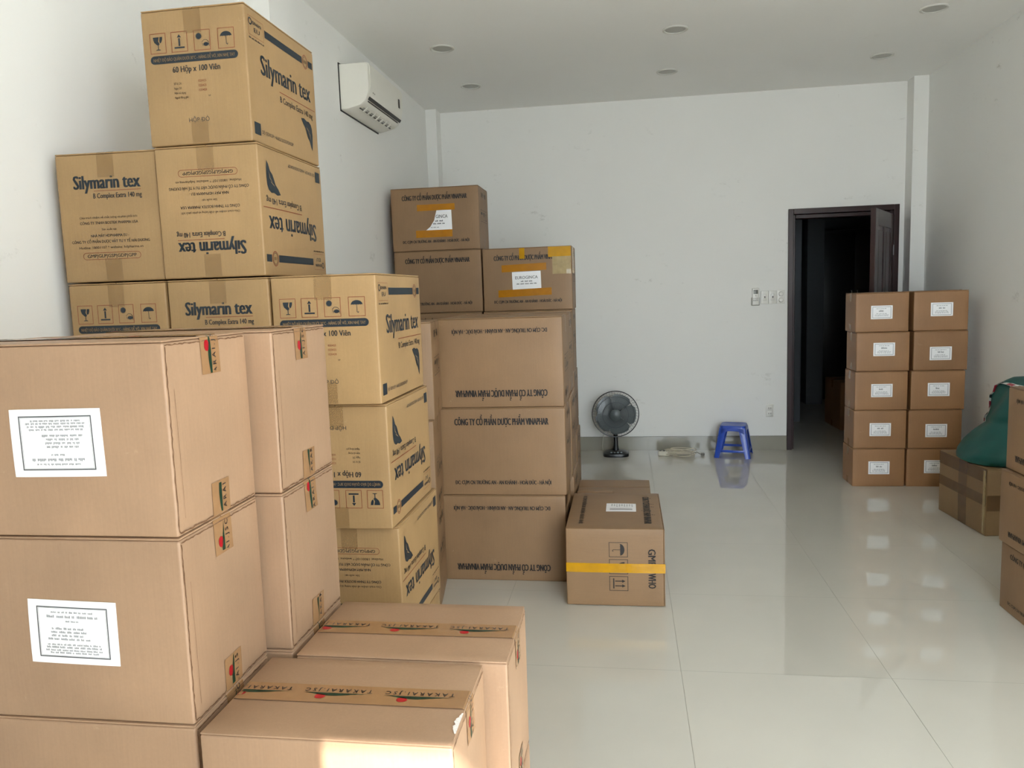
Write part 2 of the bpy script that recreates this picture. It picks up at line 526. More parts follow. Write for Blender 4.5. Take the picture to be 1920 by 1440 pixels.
# pictograms, each in a square of side s centred at (cx, cy)
def ic_glass(mb, fr, cx, cy, s, mi):
    q = lambda pts: p_poly(mb, fr, [(cx + x * s, cy + y * s) for x, y in pts], mi)
    q([(-.30, .36), (.08, .36), (.02, .12), (.10, -.0), (.02, -.06), (-.10, -.04), (-.22, .06), (-.28, .20)])
    q([(.13, .36), (.30, .36), (.28, .20), (.22, .06), (.13, .0), (.10, .14)])
    q([(-.14, -.03), (.13, -.03), (.04, -.10), (-.02, -.10)])
    q([(-.015, -.08), (.035, -.08), (.035, -.34), (-.015, -.34)])
    q([(-.16, -.38), (.18, -.38), (.10, -.33), (-.08, -.33)])
def ic_up(mb, fr, cx, cy, s, mi):
    q = lambda pts: p_poly(mb, fr, [(cx + x * s, cy + y * s) for x, y in pts], mi)
    q([(-.055, .20), (-.055, -.24), (.055, -.24), (.055, .20)])
    q([(-.13, .24), (.13, .24), (0, .42)])
    q([(-.32, -.28), (.32, -.28), (.32, -.37), (-.32, -.37)])
def ic_sun(mb, fr, cx, cy, s, mi):
    n = 28
    pts = []
    for k in range(n):
        r_ = (.21 if k % 2 else .15) * s
        pts.append((cx - .2 * s + r_ * math.cos(2 * PI * k / n), cy + .22 * s + r_ * math.sin(2 * PI * k / n)))
    p_poly(mb, fr, pts, mi)
    p_disc(mb, fr, cx + .24 * s, cy - .25 * s, .17 * s, .11 * s, mi, 14)
    for a, b_ in (((-.02, -.13), (.12, .0)), ((.12, .0), (.30, -.02)), ((.30, -.02), (.42, -.16)), ((.42, -.16), (.43, -.38)), ((.0, -.18), (.06, -.34))):
        dx, dy = b_[0] - a[0], b_[1] - a[1]; L_ = math.hypot(dx, dy); nx, ny = -dy / L_ * .012, dx / L_ * .012
        p_poly(mb, fr, [(cx + (a[0] - nx) * s, cy + (a[1] - ny) * s), (cx + (b_[0] - nx) * s, cy + (b_[1] - ny) * s), (cx + (b_[0] + nx) * s, cy + (b_[1] + ny) * s), (cx + (a[0] + nx) * s, cy + (a[1] + ny) * s)], mi)
def ic_umb(mb, fr, cx, cy, s, mi):
    top = [(cx + .36 * s * math.cos(PI * k / 14), cy + (.10 + .27 * math.sin(PI * k / 14)) * s) for k in range(15)]
    low = []
    for j in range(5):
        xc = -.288 + .144 * j
        low += [(cx + (xc - .072 * math.cos(PI * k / 4)) * s, cy + (.10 + .035 * math.sin(PI * k / 4)) * s) for k in range(5)]
    for k in range(14):
        a, b_ = top[k], top[k + 1]
        p_poly(mb, fr, [a, b_, (b_[0], cy + .115 * s), (a[0], cy + .115 * s)], mi)
    q = lambda pts: p_poly(mb, fr, [(cx + x * s, cy + y * s) for x, y in pts], mi)
    for j in range(5):
        xc = -.288 + .144 * j
        q([(xc - .07, .12), (xc - .055, .07), (xc - .04, .12)])
    q([(-.012, .12), (-.012, -.33), (.02, -.33), (.02, .12)])
    q([(.02, -.30), (.02, -.35), (.07, -.38), (.11, -.34), (.11, -.28), (.085, -.28), (.08, -.33), (.05, -.33)])
def ic_arrows(mb, fr, cx, cy, s, mi):
    q = lambda pts: p_poly(mb, fr, [(cx + x * s, cy + y * s) for x, y in pts], mi)
    for x in (-.15, .15):
        q([(x - .03, -.22), (x + .03, -.22), (x + .03, .22), (x - .03, .22)])
        q([(x - .10, .20), (x + .10, .20), (x, .40)])
    q([(-.32, -.34), (.32, -.34), (.32, -.27), (-.32, -.27)])

# ------------------------------------------------------------------ cartons
K_TAK = mat_card('kraft_board_pale', '#a18267')
K_SIL = mat_card('kraft_board_golden', '#a18259')
K_VIN = mat_card('kraft_board_brown', '#8b6d4e')
K_TCK = mat_card('kraft_board_plain', '#956e4a')
K_EDGE = mat_plain('corrugated_cut_edge', '#6b4c33', 0.9, var=0.3, scale=300, bump=0.6)
K_IN = mat_plain('carton_inner_dark', '#5a4028', 0.9, var=0.1)
INK_B = mat_plain('ink_slate_blue', '#18242d', 0.5, var=0.05)
INK_R = mat_plain('ink_rust_red', '#7d3a22', 0.55, var=0.05)
INK_K = mat_plain('ink_black', '#17110e', 0.55, var=0.1)
INK_G = mat_plain('ink_soft_grey', '#8f9297', 0.6, var=0.1)
INK_D = mat_plain('ink_dark_grey', '#4a4d52', 0.6, var=0.1)
INK_GREEN = mat_plain('ink_green', '#07301f', 0.4, var=0.05)
INK_RED = mat_plain('ink_bright_red', '#a30d1c', 0.35, var=0.03)
PAPER = mat_plain('white_label_paper', '#f0f1f3', 0.45, var=0.015)
TAPE_T = mat_plain('tan_tape', '#977350', 0.22, var=0.05, scale=40)
TAPE_C = mat_clear('clear_brown_tape', '#8a6a40', 0.26, 0.14, 0.2)
TAPE_Y = mat_clear('yellow_tape', '#d19a08', 0.78, 0.15, 0.3)
TAPE_O = mat_clear('orange_yellow_tape', '#b87800', 0.85, 0.25, 0.15)
BODY_MATS = lambda k: [k, INK_B, INK_R, INK_K, K_EDGE, TAPE_T]
I_B, I_R, I_K, I_E, I_T = 1, 2, 3, 4, 5

def carton(name, label, loc, dims, board, seed=0, rz=0.0, group=None, prints=(), seam='x', bulge=0.004,
           tape=TAPE_T, tape_len=0.09, tape_w=0.048, tape_prints=False, lean=(0, 0), edges=False, flaps=True, cat='cardboard box',
           bottom_tape=True, tape_on=True):
    """a closed corrugated carton: body (with its printing), two top flaps, sealing tape"""
    w, d, h = dims
    rnd = random.Random(seed)
    ph = [rnd.uniform(0, 6.28) for _ in range(8)]
    am = [rnd.uniform(0.5, 1.0) for _ in range(4)]
    t = 0.004
    def deform(p):
        x, y, z = p
        cu = max(0.0, math.cos(PI * x / (w + .02))); cv = max(0.0, math.cos(PI * y / (d + .02))); cz = max(0.0, math.sin(PI * min(max(z, 0), h) / h))
        ex = max(0.0, (abs(x) / (w / 2)) - 0.8) / 0.2; ey = max(0.0, (abs(y) / (d / 2)) - 0.8) / 0.2
        nx = bulge * am[0] * cv * cz + 0.0009 * math.sin(9 * y + ph[0] + 11 * z) * cv
        ny = bulge * am[1] * cu * cz + 0.0009 * math.sin(10 * x + ph[1] - 12 * z) * cu
        x2 = x + math.copysign(1, x) * min(ex, 1.02) * nx
        y2 = y + math.copysign(1, y) * min(ey, 1.02) * ny
        x2 += lean[0] * z / h; y2 += lean[1] * z / h
        return Vector((x2, y2, z))
    root = thing(name, label, cat, loc, rz, group)
    b = MB()
    b.rbox((0, 0, (h - t) / 2), (w, d, h - t), 0.005, n=12, k=2)
    fr = {'front': Frame((0, -d / 2, h / 2), (1, 0, 0), (0, 0, 1), (0, -1, 0)),
          'back': Frame((0, d / 2, h / 2), (-1, 0, 0), (0, 0, 1), (0, 1, 0)),
          'right': Frame((w / 2, 0, h / 2), (0, 1, 0), (0, 0, 1), (1, 0, 0)),
          'left': Frame((-w / 2, 0, h / 2), (0, -1, 0), (0, 0, 1), (-1, 0, 0)),
          'top': Frame((0, 0, h), (1, 0, 0), (0, 1, 0), (0, 0, 1))}
    fdim = {'front': (w, h), 'back': (w, h), 'right': (d, h), 'left': (d, h), 'top': (w, d)}
    for face, fn, flip in prints:
        if face == 'top': continue
        F_ = fr[face]
        F2 = Frame(F_.o, F_.u, F_.v, F_.n, flip == 1)
        if flip == 2:   # print turned a quarter clockwise
            F2 = Frame(F_.o, -F_.v, F_.u, F_.n)
        fn(b, F2, *((fdim[face][0], fdim[face][1]) if flip != 2 else (fdim[face][1], fdim[face][0])))
    if edges:
        # ragged cut edges of the flaps and of the glued joint on the right-hand end
        def rag(p0, p1, n_, wd, nrm):
            p0, p1 = Vector(p0), Vector(p1)
            dr = (p1 - p0); k = int(dr.length / 0.008); dr_n = dr.normalized(); side = Vector(nrm).cross(dr_n)
            prev = None
            for i in range(k + 1):
                q = p0 + dr * i / k + side * rnd.uniform(-1, 1) * wd * 0.35 + Vector(nrm) * 0.0011
                ww = wd * rnd.uniform(0.35, 1.0)
                cur = (q - side * ww / 2, q + side * ww / 2)
                if prev: b.face([prev[0], cur[0], cur[1], prev[1]], I_E)
                prev = cur
        X = w / 2
        rag((X, -d / 2 + .004, .008), (X, -d / 2 + .006, h - .012), 0, 0.0035, (1, 0, 0))
        rag((X, -d / 2 + .006, h - .009), (X, d / 2 - .01, h - .009), 0, 0.003, (1, 0, 0))
        rag((X, -d / 2 + .006, .006), (X, d / 2 - .01, .006), 0, 0.004, (1, 0, 0))
        # folded strip beside the joint, with torn flecks
        rag((X, -d / 2 + .026, .03), (X, -d / 2 + .024, h - .09), 0, 0.0008, (1, 0, 0))
    b.build('carton_body', BODY_MATS(board), root, deform)
    if flaps:
        for s in (-1, 1):
            f = MB()
            if seam == 'x':
                f.rbox((0, s * d / 4, h - t / 2 + 0.0006), (w - 0.002, d / 2 - 0.0015, t), 0.0016, n=6, k=1)
            else:
                f.rbox((s * w / 4, 0, h - t / 2 + 0.0006), (w / 2 - 0.0015, d - 0.002, t), 0.0016, n=6, k=1)
            f.build('top_flap', [board], root, deform)
    # adhesive tape along the seam, turned down over both ends
    if tape_on:
        tp = MB()
        half = (w if seam == 'x' else d) / 2
        off = 0.0014
        path = [(half + off, h - tape_len), (half + off, h - 0.012), (half + off - 0.0012, h - 0.002), (half - 0.006, h + off + .0012)]
        k = 14
        path += [(half - 0.006 - (2 * half - 0.012) * i / k, h + off + .0012) for i in range(1, k + 1)]
        path += [(-half - off + .0012, h - 0.002), (-half - off, h - 0.012), (-half - off, h - tape_len * 0.9)]
        low = [(half + off, tape_len * 0.95), (half + off, 0.05), (half + off, 0.004)]
        low2 = [(-half - off, tape_len * 0.8), (-half - off, 0.004)]
        def P(a, z, tt, e=0.0):
            # a = distance along the seam axis, tt = sideways
            return Vector((a, -tt, z)) if seam == 'x' else Vector((tt, a, z)) if False else Vector((tt, -a, z))
        jit = rnd.uniform(-.004, .004)
        def strip(pp, cutseed):
            for (a, z), (a2, z2) in zip(pp, pp[1:]):
                for q in (-1, 0):
                    t0, t1 = jit + q * tape_w / 2, jit + (q + 1) * tape_w / 2
                    tp.face([P(a, z, t0), P(a, z, t1), P(a2, z2, t1), P(a2, z2, t0)], 0)
        strip(path, 1)
        main, tp = tp, MB()
        if bottom_tape:
            strip(low2, 3)
            tp.build('sealing_tape', [tape], root, deform)
        tpl = tp = MB()
        if bottom_tape:
            strip(low, 2)
        tp = main
        if tape_prints:
            # arc-length mapping so that the print turns the corner with the tape
            def mapper(pp):
                cum = [0]
                for (a, z), (a2, z2) in zip(pp, pp[1:]): cum.append(cum[-1] + math.hypot(a2 - a, z2 - z))
                def f_(s, v_, e=0.0):
                    s = max(0, min(cum[-1] - 1e-6, s))
                    i = 0
                    while cum[i + 1] < s: i += 1
                    q = (s - cum[i]) / (cum[i + 1] - cum[i])
                    a = pp[i][0] + (pp[i + 1][0] - pp[i][0]) * q; z = pp[i][1] + (pp[i + 1][1] - pp[i][1]) * q
                    tx, tz = pp[i + 1][0] - pp[i][0], pp[i + 1][1] - pp[i][1]
                    L_ = math.hypot(tx, tz); nx, nz = tz / L_, -tx / L_
                    if abs(a) > half - .01 or z > h - .02: pass
                    return P(a + nx * 0.0006, z + nz * 0.0006, v_ + jit)
                return f_, cum[-1]
            def logo(fn, s0, total):
                class G:  # duck-typed frame
                    def __call__(self, x, y, e=0.0): return fn(s0 + x, y)
                g = G()
                W_ = 0.143
                vs_, fs, x0, x1 = glyphs('T A K A R A I . J S C', 0.012)
                kx = W_ / (x1 - x0); ky = 0.0125 / 0.72
                if not (0 <= s0 + W_ and s0 <= total): return
                lo, hi = -s0 + 0.001, total - s0 - 0.001
                for f in fs:
                    pts = [((vs_[i][0] - x0) * kx, -0.0185 + vs_[i][1] * ky) for i in f]
                    cxm = sum(q[0] for q in pts) / len(pts)
                    if min(q[0] for q in pts) < lo or max(q[0] for q in pts) > hi: continue
                    tp.face([g(x, y) for x, y in pts], 1)
                n_ = 24
                for i in range(n_):
                    a, b2 = i / n_, (i + 1) / n_
                    if a * W_ < lo or b2 * W_ > hi: continue
                    th = lambda q: 0.0105 * (math.sin(PI * min(1, max(0, q)) ** 1.25)) ** 1.6 + 0.0005
                    tp.face([g(a * W_, -.0025), g(b2 * W_, -.0025), g(b2 * W_, -.0025 + th(b2)), g(a * W_, -.0025 + th(a))], 2)
                if lo < 0.72 * W_ - .012 and 0.72 * W_ + .012 < hi:
                    tp.face([g(.72 * W_ + .0112 * math.cos(2 * PI * q / 18), .0120 + .0088 * math.sin(2 * PI * q / 18)) for q in range(18)], 3)
            f1, T1 = mapper(path)
            s = -rnd.uniform(0.02, 0.08) if not isinstance(tape_prints, float) else -tape_prints
            while s < T1:
                logo(f1, s, T1); s += 0.171
            tp = tpl
            low_r = list(reversed(low))
            f2, T2 = mapper(low_r)
            logo(f2, -rnd.uniform(0.0, 0.07), T2)
        main.build('sealing_tape', [tape, INK_K, INK_GREEN, INK_RED], root, deform)
        if bottom_tape: tpl.build('sealing_tape', [tape, INK_K, INK_GREEN, INK_RED], root, deform)
    # extra pieces on the top face (prints are laid on the flaps, stickers by the caller)
    root['_'] = 0
    del root['_']
    return root, fr, deform

def sticker(root, fr, deform, face, cx, cy, w, h, style='frame', rot=0.0, flip=False, seed=0, name='paper_label'):
    F_ = fr[face]
    c_, s_ = math.cos(rot), math.sin(rot)
    u = F_.u * c_ + F_.v * s_; v = F_.v * c_ - F_.u * s_
    F2 = Frame(F_.o + F_.u * cx + F_.v * cy, u, v, F_.n, flip, lift=0.0016)
    b = MB()
    x, y = w / 2, h / 2
    if style == 'torn':
        pts = [(-x * .05, y), (x, y * .98), (x * 1.02, -y), (-x * .95, -y * 1.05), (-x * .55, -y * .62), (-x * .25, 0)]
        p_poly(b, F2, pts, 0)
    else:
        n_, k_ = max(4, int(w / .02)), max(4, int(h / .02))
        def g_(i, j, e=0.0):
            px, py = -x + 2 * x * i / n_, -y + 2 * y * j / k_
            if i in (0, n_) and j in (0, k_):
                px *= 1 - .004; py *= 1 - .004
            return F2(px, py, e)
        for i in range(n_):
            for j in range(k_):
                b.face([g_(i, j), g_(i + 1, j), g_(i + 1, j + 1), g_(i, j + 1)], 0)
        rim = [(i, 0) for i in range(n_)] + [(n_, j) for j in range(k_)] + [(i, k_) for i in range(n_, 0, -1)] + [(0, j) for j in range(k_, 0, -1)]
        for q in range(len(rim)):
            a_, c2 = rim[q], rim[(q + 1) % len(rim)]
            b.face([g_(*c2), g_(*a_), g_(*a_, -.0009), g_(*c2, -.0009)], 0)
    e = 0.0003
    if style == 'frame':
        p_outline(b, F2, -x * .80, -y * .80, x * .80, y * .80, 0.0022 * w / .186, 2, e)
        p_outline(b, F2, -x * .765, -y * .755, x * .765, y * .755, 0.0006, 1, e)
        for i, (yy, ww, _m, hh) in enumerate(((.60, .95, 1, .030), (.45, 1.15, 2, .045), (.32, .30, 1, .03), (.08, .75, 2, .036), (-.03, .80, 2, .036), (-.14, .78, 2, .036), (-.25, .95, 2, .036),
                                              (-.42, 1.2, 1, .03), (-.51, 1.25, 2, .034), (-.60, 1.3, 1, .03), (-.68, 1.1, 1, .03))):
            p_words(b, F2, (-x * .1 if .1 > yy > -.3 else 0), yy * y, ww * x, hh * h, 1, seed * 31 + i, e=e)
    elif style == 'small':
        p_outline(b, F2, -x * .86, -y * .84, x * .86, y * .84, 0.0032, 1, e)
        for i, (yy, ww, hh, mi) in enumerate(((.50, 1.0, .05, 1), (.08, .55, .13, 1), (-.25, 1.0, .05, 1), (-.42, 1.25, .05, 1), (-.58, 1.25, .05, 1))):
            p_words(b, F2, 0, yy * y, ww * x, hh * h, mi, seed * 17 + i, e=e)
    elif style == 'euro':
        p_text(b, F2, 'EUROGINCA', 0, y * .18, h * .17, 2, width=w * .78, bold=.01, e=e)
        p_words(b, F2, 0, -y * .15, w * .4, h * .08, 2, seed, e=e)
        p_words(b, F2, 0, -y * .42, w * .7, h * .07, 2, seed + 1, e=e)
    elif style == 'torn':
        p_text(b, F2, 'GINCA', x * .30, y * .22, h * .17, 2, width=w * .42, bold=.01, e=e)
        p_words(b, F2, x * .15, -y * .12, w * .32, h * .08, 2, seed, e=e)
        p_words(b, F2, x * .1, -y * .38, w * .42, h * .07, 2, seed + 1, e=e)
        p_words(b, F2, -x * .2, -y * .72, w * .3, h * .05, 1, seed + 2, e=e)
    elif style == 'ship':
        for i in range(9):
            p_words(b, F2, -x * .45, y * (.7 - .17 * i), w * .34, h * .05, 1, seed + i, e=e)
        for i, xx in enumerate((.18, .42, .56, .78)):
            p_rect(b, F2, x * xx, -y * .75, x * (xx + (.05, .12, .04, .03)[i]), y * .75, (1, 2, 1, 1)[i], e)
    return b.build(name, [PAPER, INK_G, INK_D], root, deform, smooth=0)

def tape_patch(root, fr, deform, face, x0, y0, x1, y1, m, name='tape_strip', rot=0.0, lift=0.0022, wob=0.0, seed=0):
    F_ = fr[face]
    F2 = Frame(F_.o, F_.u, F_.v, F_.n, False, lift=lift)
    b = MB(); rnd = random.Random(seed)
    n = max(3, int(abs(x1 - x0) / .03)); k = max(1, int(abs(y1 - y0) / .03))
    G = [[(x0 + (x1 - x0) * i / n, y0 + (y1 - y0) * j / k + (x0 + (x1 - x0) * i / n) * math.tan(rot), rnd.uniform(0, wob)) for j in range(k + 1)] for i in range(n + 1)]
    for i in range(n):
        for j in range(k):
            b.face([F2(*G[i][j]), F2(*G[i + 1][j]), F2(*G[i + 1][j + 1]), F2(*G[i][j + 1])], 0)
    return b.build(name, [m], root, deform)

# --- printed faces
def pr_sil_icons(b, F, w, h):
    s = 0.052 * w / .33; y = h * .255
    for i, (x, ic) in enumerate(((-.345, ic_glass), (-.135, ic_up), (.085, ic_sun), (.315, ic_umb))):
        cx = x * w
        p_outline(b, F, cx - s / 2, y - s * .56, cx + s / 2, y + s * .56, 0.0016, I_R)
        ic(b, F, cx, y, s * .98, I_B)
    p_pill(b, F, -.43 * w, h * .105, .42 * w, h * .165, I_B)
    # reversed-out lettering in board colour
    p_text(b, F, 'NHIỆT ĐỘ BẢO QUẢN DƯỚI 30°C - HÀNG DỄ VỠ, XIN NHẸ TAY', -.005 * w, h * .122, h * .024, 0, width=.79 * w, bold=.012, e=.0004)
    p_text(b, F, '60 Hộp x 100 Viên', .01 * w, h * .035, h * .045, I_B, width=.46 * w, bold=.02)
    for i, s_ in enumerate(('Số lô SX:', 'Ngày SX:', 'Hạn sử dụng:', 'Người đóng gói:')):
        p_text(b, F, s_, -.22 * w, h * (-.055 - .034 * i), h * .017, I_K, align='L', sx=.75)
        if i < 3:
            p_text(b, F, ('020425', '020425', '020428')[i], .02 * w, h * (-.045 - .034 * i), h * .017, I_R, align='L', sx=.95)
    p_text(b, F, 'NP', .11 * w, h * (-.055 - .102), h * .014, I_K, align='L')
    p_text(b, F, 'HỘP ĐỎ', -.0 * w, h * -.335, h * .032, I_B, width=.20 * w, bold=.0)
def pr_sil_text(b, F, w, h):
    p_text(b, F, 'Silymarin tex', 0, h * .225, h * .108, I_B, width=.66 * w, bold=.034)
    p_rect(b, F, -.13 * w, h * .205, .335 * w, h * .209, I_R)
    p_text(b, F, 'B Complex Extra 140 mg', .10 * w, h * .150, h * .040, I_B, width=.48 * w, bold=.018)
    L = ((-.005, .017, 'Chịu trách nhiệm về chất lượng và phân phối bởi:', .58, 0), (-.05, .022, 'CÔNG TY TNHH BOSTEX PHARMA USA', .58, .02), (-.098, .016, 'Sản xuất tại:', .15, 0),
         (-.15, .022, 'NHÀ MÁY HDPHARMA EU -', .38, .02), (-.195, .022, 'CÔNG TY CỔ PHẦN DƯỢC VẬT TƯ Y TẾ HẢI DƯƠNG', .78, .02), (-.24, .02, 'Hotline: 18001107 * website: hdpharma.vn', .64, 0))
    for y, hh, s_, ww, bo in L:
        p_text(b, F, s_, -.01 * w, h * y, h * hh, I_B if bo else I_K, width=ww * w, bold=bo * .6)
    p_pill_line(b, F, -.30 * w, h * -.325, .28 * w, h * -.27, 0.0014, I_R)
    p_text(b, F, 'GMP|GLP|GSP|GDP|GPP', -.01 * w, h * -.309, h * .026, I_B, width=.49 * w, bold=.01)
def pr_sil_side(b, F, w, h):
    # logo panel, bar, round emblem
    p_outline(b, F, -.46 * w, h * .29, -.27 * w, h * .43, 0.001, I_R)
    p_ring(b, F, -.435 * w, h * .39, .011, .011, .004, I_B)
    p_text(b, F, 'HDPHARMA', -.355 * w, h * .378, h * .026, I_B, width=.125 * w, bold=.02)
    p_text(b, F, 'EU', -.355 * w, h * .325, h * .034, I_B, width=.07 * w, bold=.03)
    p_words(b, F, -.36 * w, h * .262, .2 * w, h * .014, I_K, 5)
    p_rect(b, F, -.255 * w, h * .335, .30 * w, h * .392, I_B)
    p_rect(b, F, .40 * w, h * .335, .47 * w, h * .392, I_B)
    p_ring(b, F, .35 * w, h * .365, .042 * w, .060 * h, .003, I_R)
    p_ring(b, F, .35 * w, h * .365, .032 * w, .046 * h, .0015, I_K)
    p_text(b, F, '100', .35 * w, h * .352, h * .026, I_K, width=.04 * w)
    p_text(b, F, 'Silymarin tex', .035 * w, h * .035, h * .155, I_B, width=.74 * w, bold=.028)
    p_rect(b, F, -.10 * w, h * -.03, .47 * w, h * -.024, I_R)
    p_text(b, F, 'B Complex Extra 140 mg', .165 * w, h * -.105, h * .05, I_B, width=.52 * w, bold=.014)
    # liver-shaped emblem
    liv = [(.22, -.145), (.27, -.135), (.315, -.15), (.35, -.145), (.385, -.165), (.40, -.20), (.405, -.26), (.40, -.33), (.392, -.39), (.37, -.365), (.35, -.315), (.32, -.29), (.30, -.25), (.285, -.215), (.25, -.185)]
    o = (.318, -.22)
    for i in range(len(liv)):
        j = (i + 1) % len(liv)
        a, c_ = liv[i], liv[j]
        p_poly(b, F, [(o[0] * w, o[1] * h), (c_[0] * w, c_[1] * h), (a[0] * w, a[1] * h)] if False else [(o[0] * w, o[1] * h), (a[0] * w, a[1] * h), (c_[0] * w, c_[1] * h)], I_B)
    p_poly(b, F, [(.325 * w, -.225 * h), (.355 * w, -.26 * h), (.368 * w, -.31 * h), (.362 * w, -.255 * h)], 0, .0004)
    p_poly(b, F, [(.300 * w, -.20 * h), (.345 * w, -.225 * h), (.35 * w, -.235 * h), (.31 * w, -.213 * h)], 0, .0004)
    p_rect(b, F, -.465 * w, h * -.44, -.385 * w, h * -.35, I_B)
    p_text(b, F, 'Số SĐKSP: 4682/2020/ĐKSP', -.37 * w, h * -.42, h * .028, I_B, width=.44 * w, align='L', bold=.0)
def pr_vin(b, F, w, h):
    p_text(b, F, 'CÔNG TY CỔ PHẦN DƯỢC PHẨM VINAPHAR', 0, h * .305, h * .078, I_K, width=.74 * w, bold=.036)
    p_text(b, F, 'ĐC: CỤM CN TRƯỜNG AN - AN KHÁNH - HOÀI ĐỨC - HÀ NỘI', 0, h * -.375, h * .046, I_K, width=.76 * w, bold=.036)
def pr_vin_side(b, F, w, h):
    p_text(b, F, 'GMP', -.135 * w, h * .335, h * .078, I_K, width=.215 * w, bold=.03)
    p_text(b, F, 'WHO', .165 * w, h * .335, h * .078, I_K, width=.19 * w, bold=.03)
    p_rect(b, F, .005 * w, h * .365, .035 * w, h * .38, I_K)
    for u_, ic in ((-.235, ic_umb), (-.015, ic_glass), (.205, ic_arrows)):
        cx = u_ * w
        p_outline(b, F, cx - .096 * w, -.06 * h, cx + .096 * w, .13 * h, .0026, I_K)
        ic(b, F, cx, .035 * h, .080, I_K)

# ================================================================== the room
WL, WR, WB, CEIL, FRONT = -1.80, 2.565, 7.364, 3.24, -0.20
WALL = mat_wall('white_wall_paint', '#ebebe8', 0.55)
CEILM = mat_wall('ceiling_paint', '#f0f0ed', 0.1)
SKIRT = mat_plain('tile_skirting', '#98958a', 0.12, var=0.05, scale=5)
mb = MB(); mb.box(((WL + WR) / 2, (WB + FRONT) / 2, -0.05), (WR - WL + 0.6, WB - FRONT + 0.3, 0.1))
struct('floor', mb, mat_floor(), 'polished pale grey porcelain tile floor')
mb = MB(); mb.box(((WL + WR) / 2, (WB + FRONT) / 2, CEIL + 0.06), (WR - WL + 0.6, WB - FRONT + 0.3, 0.12))
struct('ceiling', mb, CEILM, 'flat white plaster ceiling')
mb = MB()
mb.box((WL - 0.1, (WB + FRONT) / 2, CEIL / 2), (0.2, WB - FRONT + 0.3, CEIL))
mb.box((WL + 0.075, 3.76, CEIL / 2), (0.15, 0.22, CEIL))                    # pilaster
struct('wall_left', mb, WALL, 'white painted left wall with a shallow pilaster')
mb = MB()
mb.box((WR + 0.1, (WB + FRONT) / 2, CEIL / 2), (0.2, WB - FRONT + 0.3, CEIL))
mb.box((2.505, WB - 0.03 - 0.05, CEIL / 2), (0.12, 0.16, CEIL))             # corner column, right
struct('wall_right', mb, WALL, 'white painted right wall with a slim corner column')
DX0, DX1, DZ = 1.462, 2.400, 2.198
mb = MB()
mb.box(((WL + DX0) / 2, WB + 0.1, CEIL / 2), (DX0 - WL, 0.2, CEIL))
mb.box(((DX1 + WR) / 2, WB + 0.1, CEIL / 2), (WR - DX1, 0.2, CEIL))
mb.box(((DX0 + DX1) / 2, WB + 0.1, (DZ + CEIL) / 2), (DX1 - DX0, 0.2, CEIL - DZ))
mb.box((WL + 0.05, WB - 0.085, CEIL / 2), (0.10, 0.17, CEIL))               # corner column, left
struct('wall_back', mb, WALL, 'white painted back wall with scuffs and a doorway')
mb = MB()
OX0, OX1, OZ = 0.15, 2.10, 2.95
mb.box(((WL + OX0) / 2, FRONT - 0.1, CEIL / 2), (OX0 - WL, 0.2, CEIL))
mb.box(((OX1 + WR) / 2, FRONT - 0.1, CEIL / 2), (WR - OX1, 0.2, CEIL))
mb.box(((OX0 + OX1) / 2, FRONT - 0.1, (OZ + CEIL) / 2), (OX1 - OX0, 0.2, CEIL - OZ))
struct('wall_front', mb, WALL, 'white front wall with the wide street opening')
mb = MB(); mb.box(((WL + 0.1 + DX0) / 2, WB - 0.006, 0.0665), (DX0 - WL - 0.1, 0.012, 0.133))
mb.box(((WL + 0.1 + DX0) / 2, WB - 0.0065, 0.131), (DX0 - WL - 0.1, 0.013, 0.004))
struct('baseboard_back', mb, SKIRT, 'grey tile skirting along the back wall')
mb = MB(); mb.box((WL + 0.006, (3.87 + 7.19) / 2, 0.0665), (0.012, 7.19 - 3.87, 0.133))
mb.box((WL + 0.006, (FRONT + 3.65) / 2, 0.0665), (0.012, 3.65 - FRONT, 0.133))
struct('baseboard_left', mb, SKIRT, 'grey tile skirting along the left wall')
mb = MB(); mb.box((WR - 0.006, (FRONT + 7.2) / 2, 0.0665), (0.012, 7.2 - FRONT, 0.133))
struct('baseboard_right', mb, SKIRT, 'grey tile skirting along the right wall')
mb = MB(); mb.box(((WL + WR) / 2, FRONT - 0.2 - 0.6, 3.36), (WR - WL + 1.6, 1.2, 0.12))  # unseen slab, added to hold steep sky light off the near end
struct('sky_blocking_canopy', mb, CEILM, 'unseen canopy added over the street opening to cut sky light')
# street outside the opening (source of the bounced daylight)
mb = MB(); mb.box((0.3, FRONT - 6.2, -0.12), (16, 12, 0.1))
struct('floor_street', mb, mat_plain('street_concrete', '#a9a8a4', 0.85, var=0.08, scale=3), 'pale concrete pavement outside')

# ------------------------------------------------------------------ doorway and the dark back room
WOOD = mat_wood('dark_red_wood', '#26090c')
STEEL = mat_plain('hinge_steel', '#8d9094', 0.35, metal=0.9, var=0.03)
d = thing('door_1', 'open dark red panelled wooden door in its frame', None, (DX0, WB, 0))
d['kind'] = 'structure'
mb = MB()
def jamb(mb, x0, x1, z0, z1, y0=-0.022, y1=0.19):
    mb.rbox(((x0 + x1) / 2, (y0 + y1) / 2, (z0 + z1) / 2), (x1 - x0, y1 - y0, z1 - z0), 0.004, n=1, k=1)
W_ = DX1 - DX0
jamb(mb, 0, .045, 0, DZ); jamb(mb, W_ - .045, W_, 0, DZ); jamb(mb, .045, W_ - .045, DZ - .05, DZ)
jamb(mb, .045, .068, 0, DZ - .05, 0.02, 0.15); jamb(mb, W_ - .068, W_ - .045, 0, DZ - .05, 0.02, .15); jamb(mb, .068, W_ - .068, DZ - .085, DZ - .05, 0.02, .15)
mb.build('door_frame', WOOD, d, smooth=0)
lw, lh, lt = 0.80, 2.10, 0.040
mb = MB()
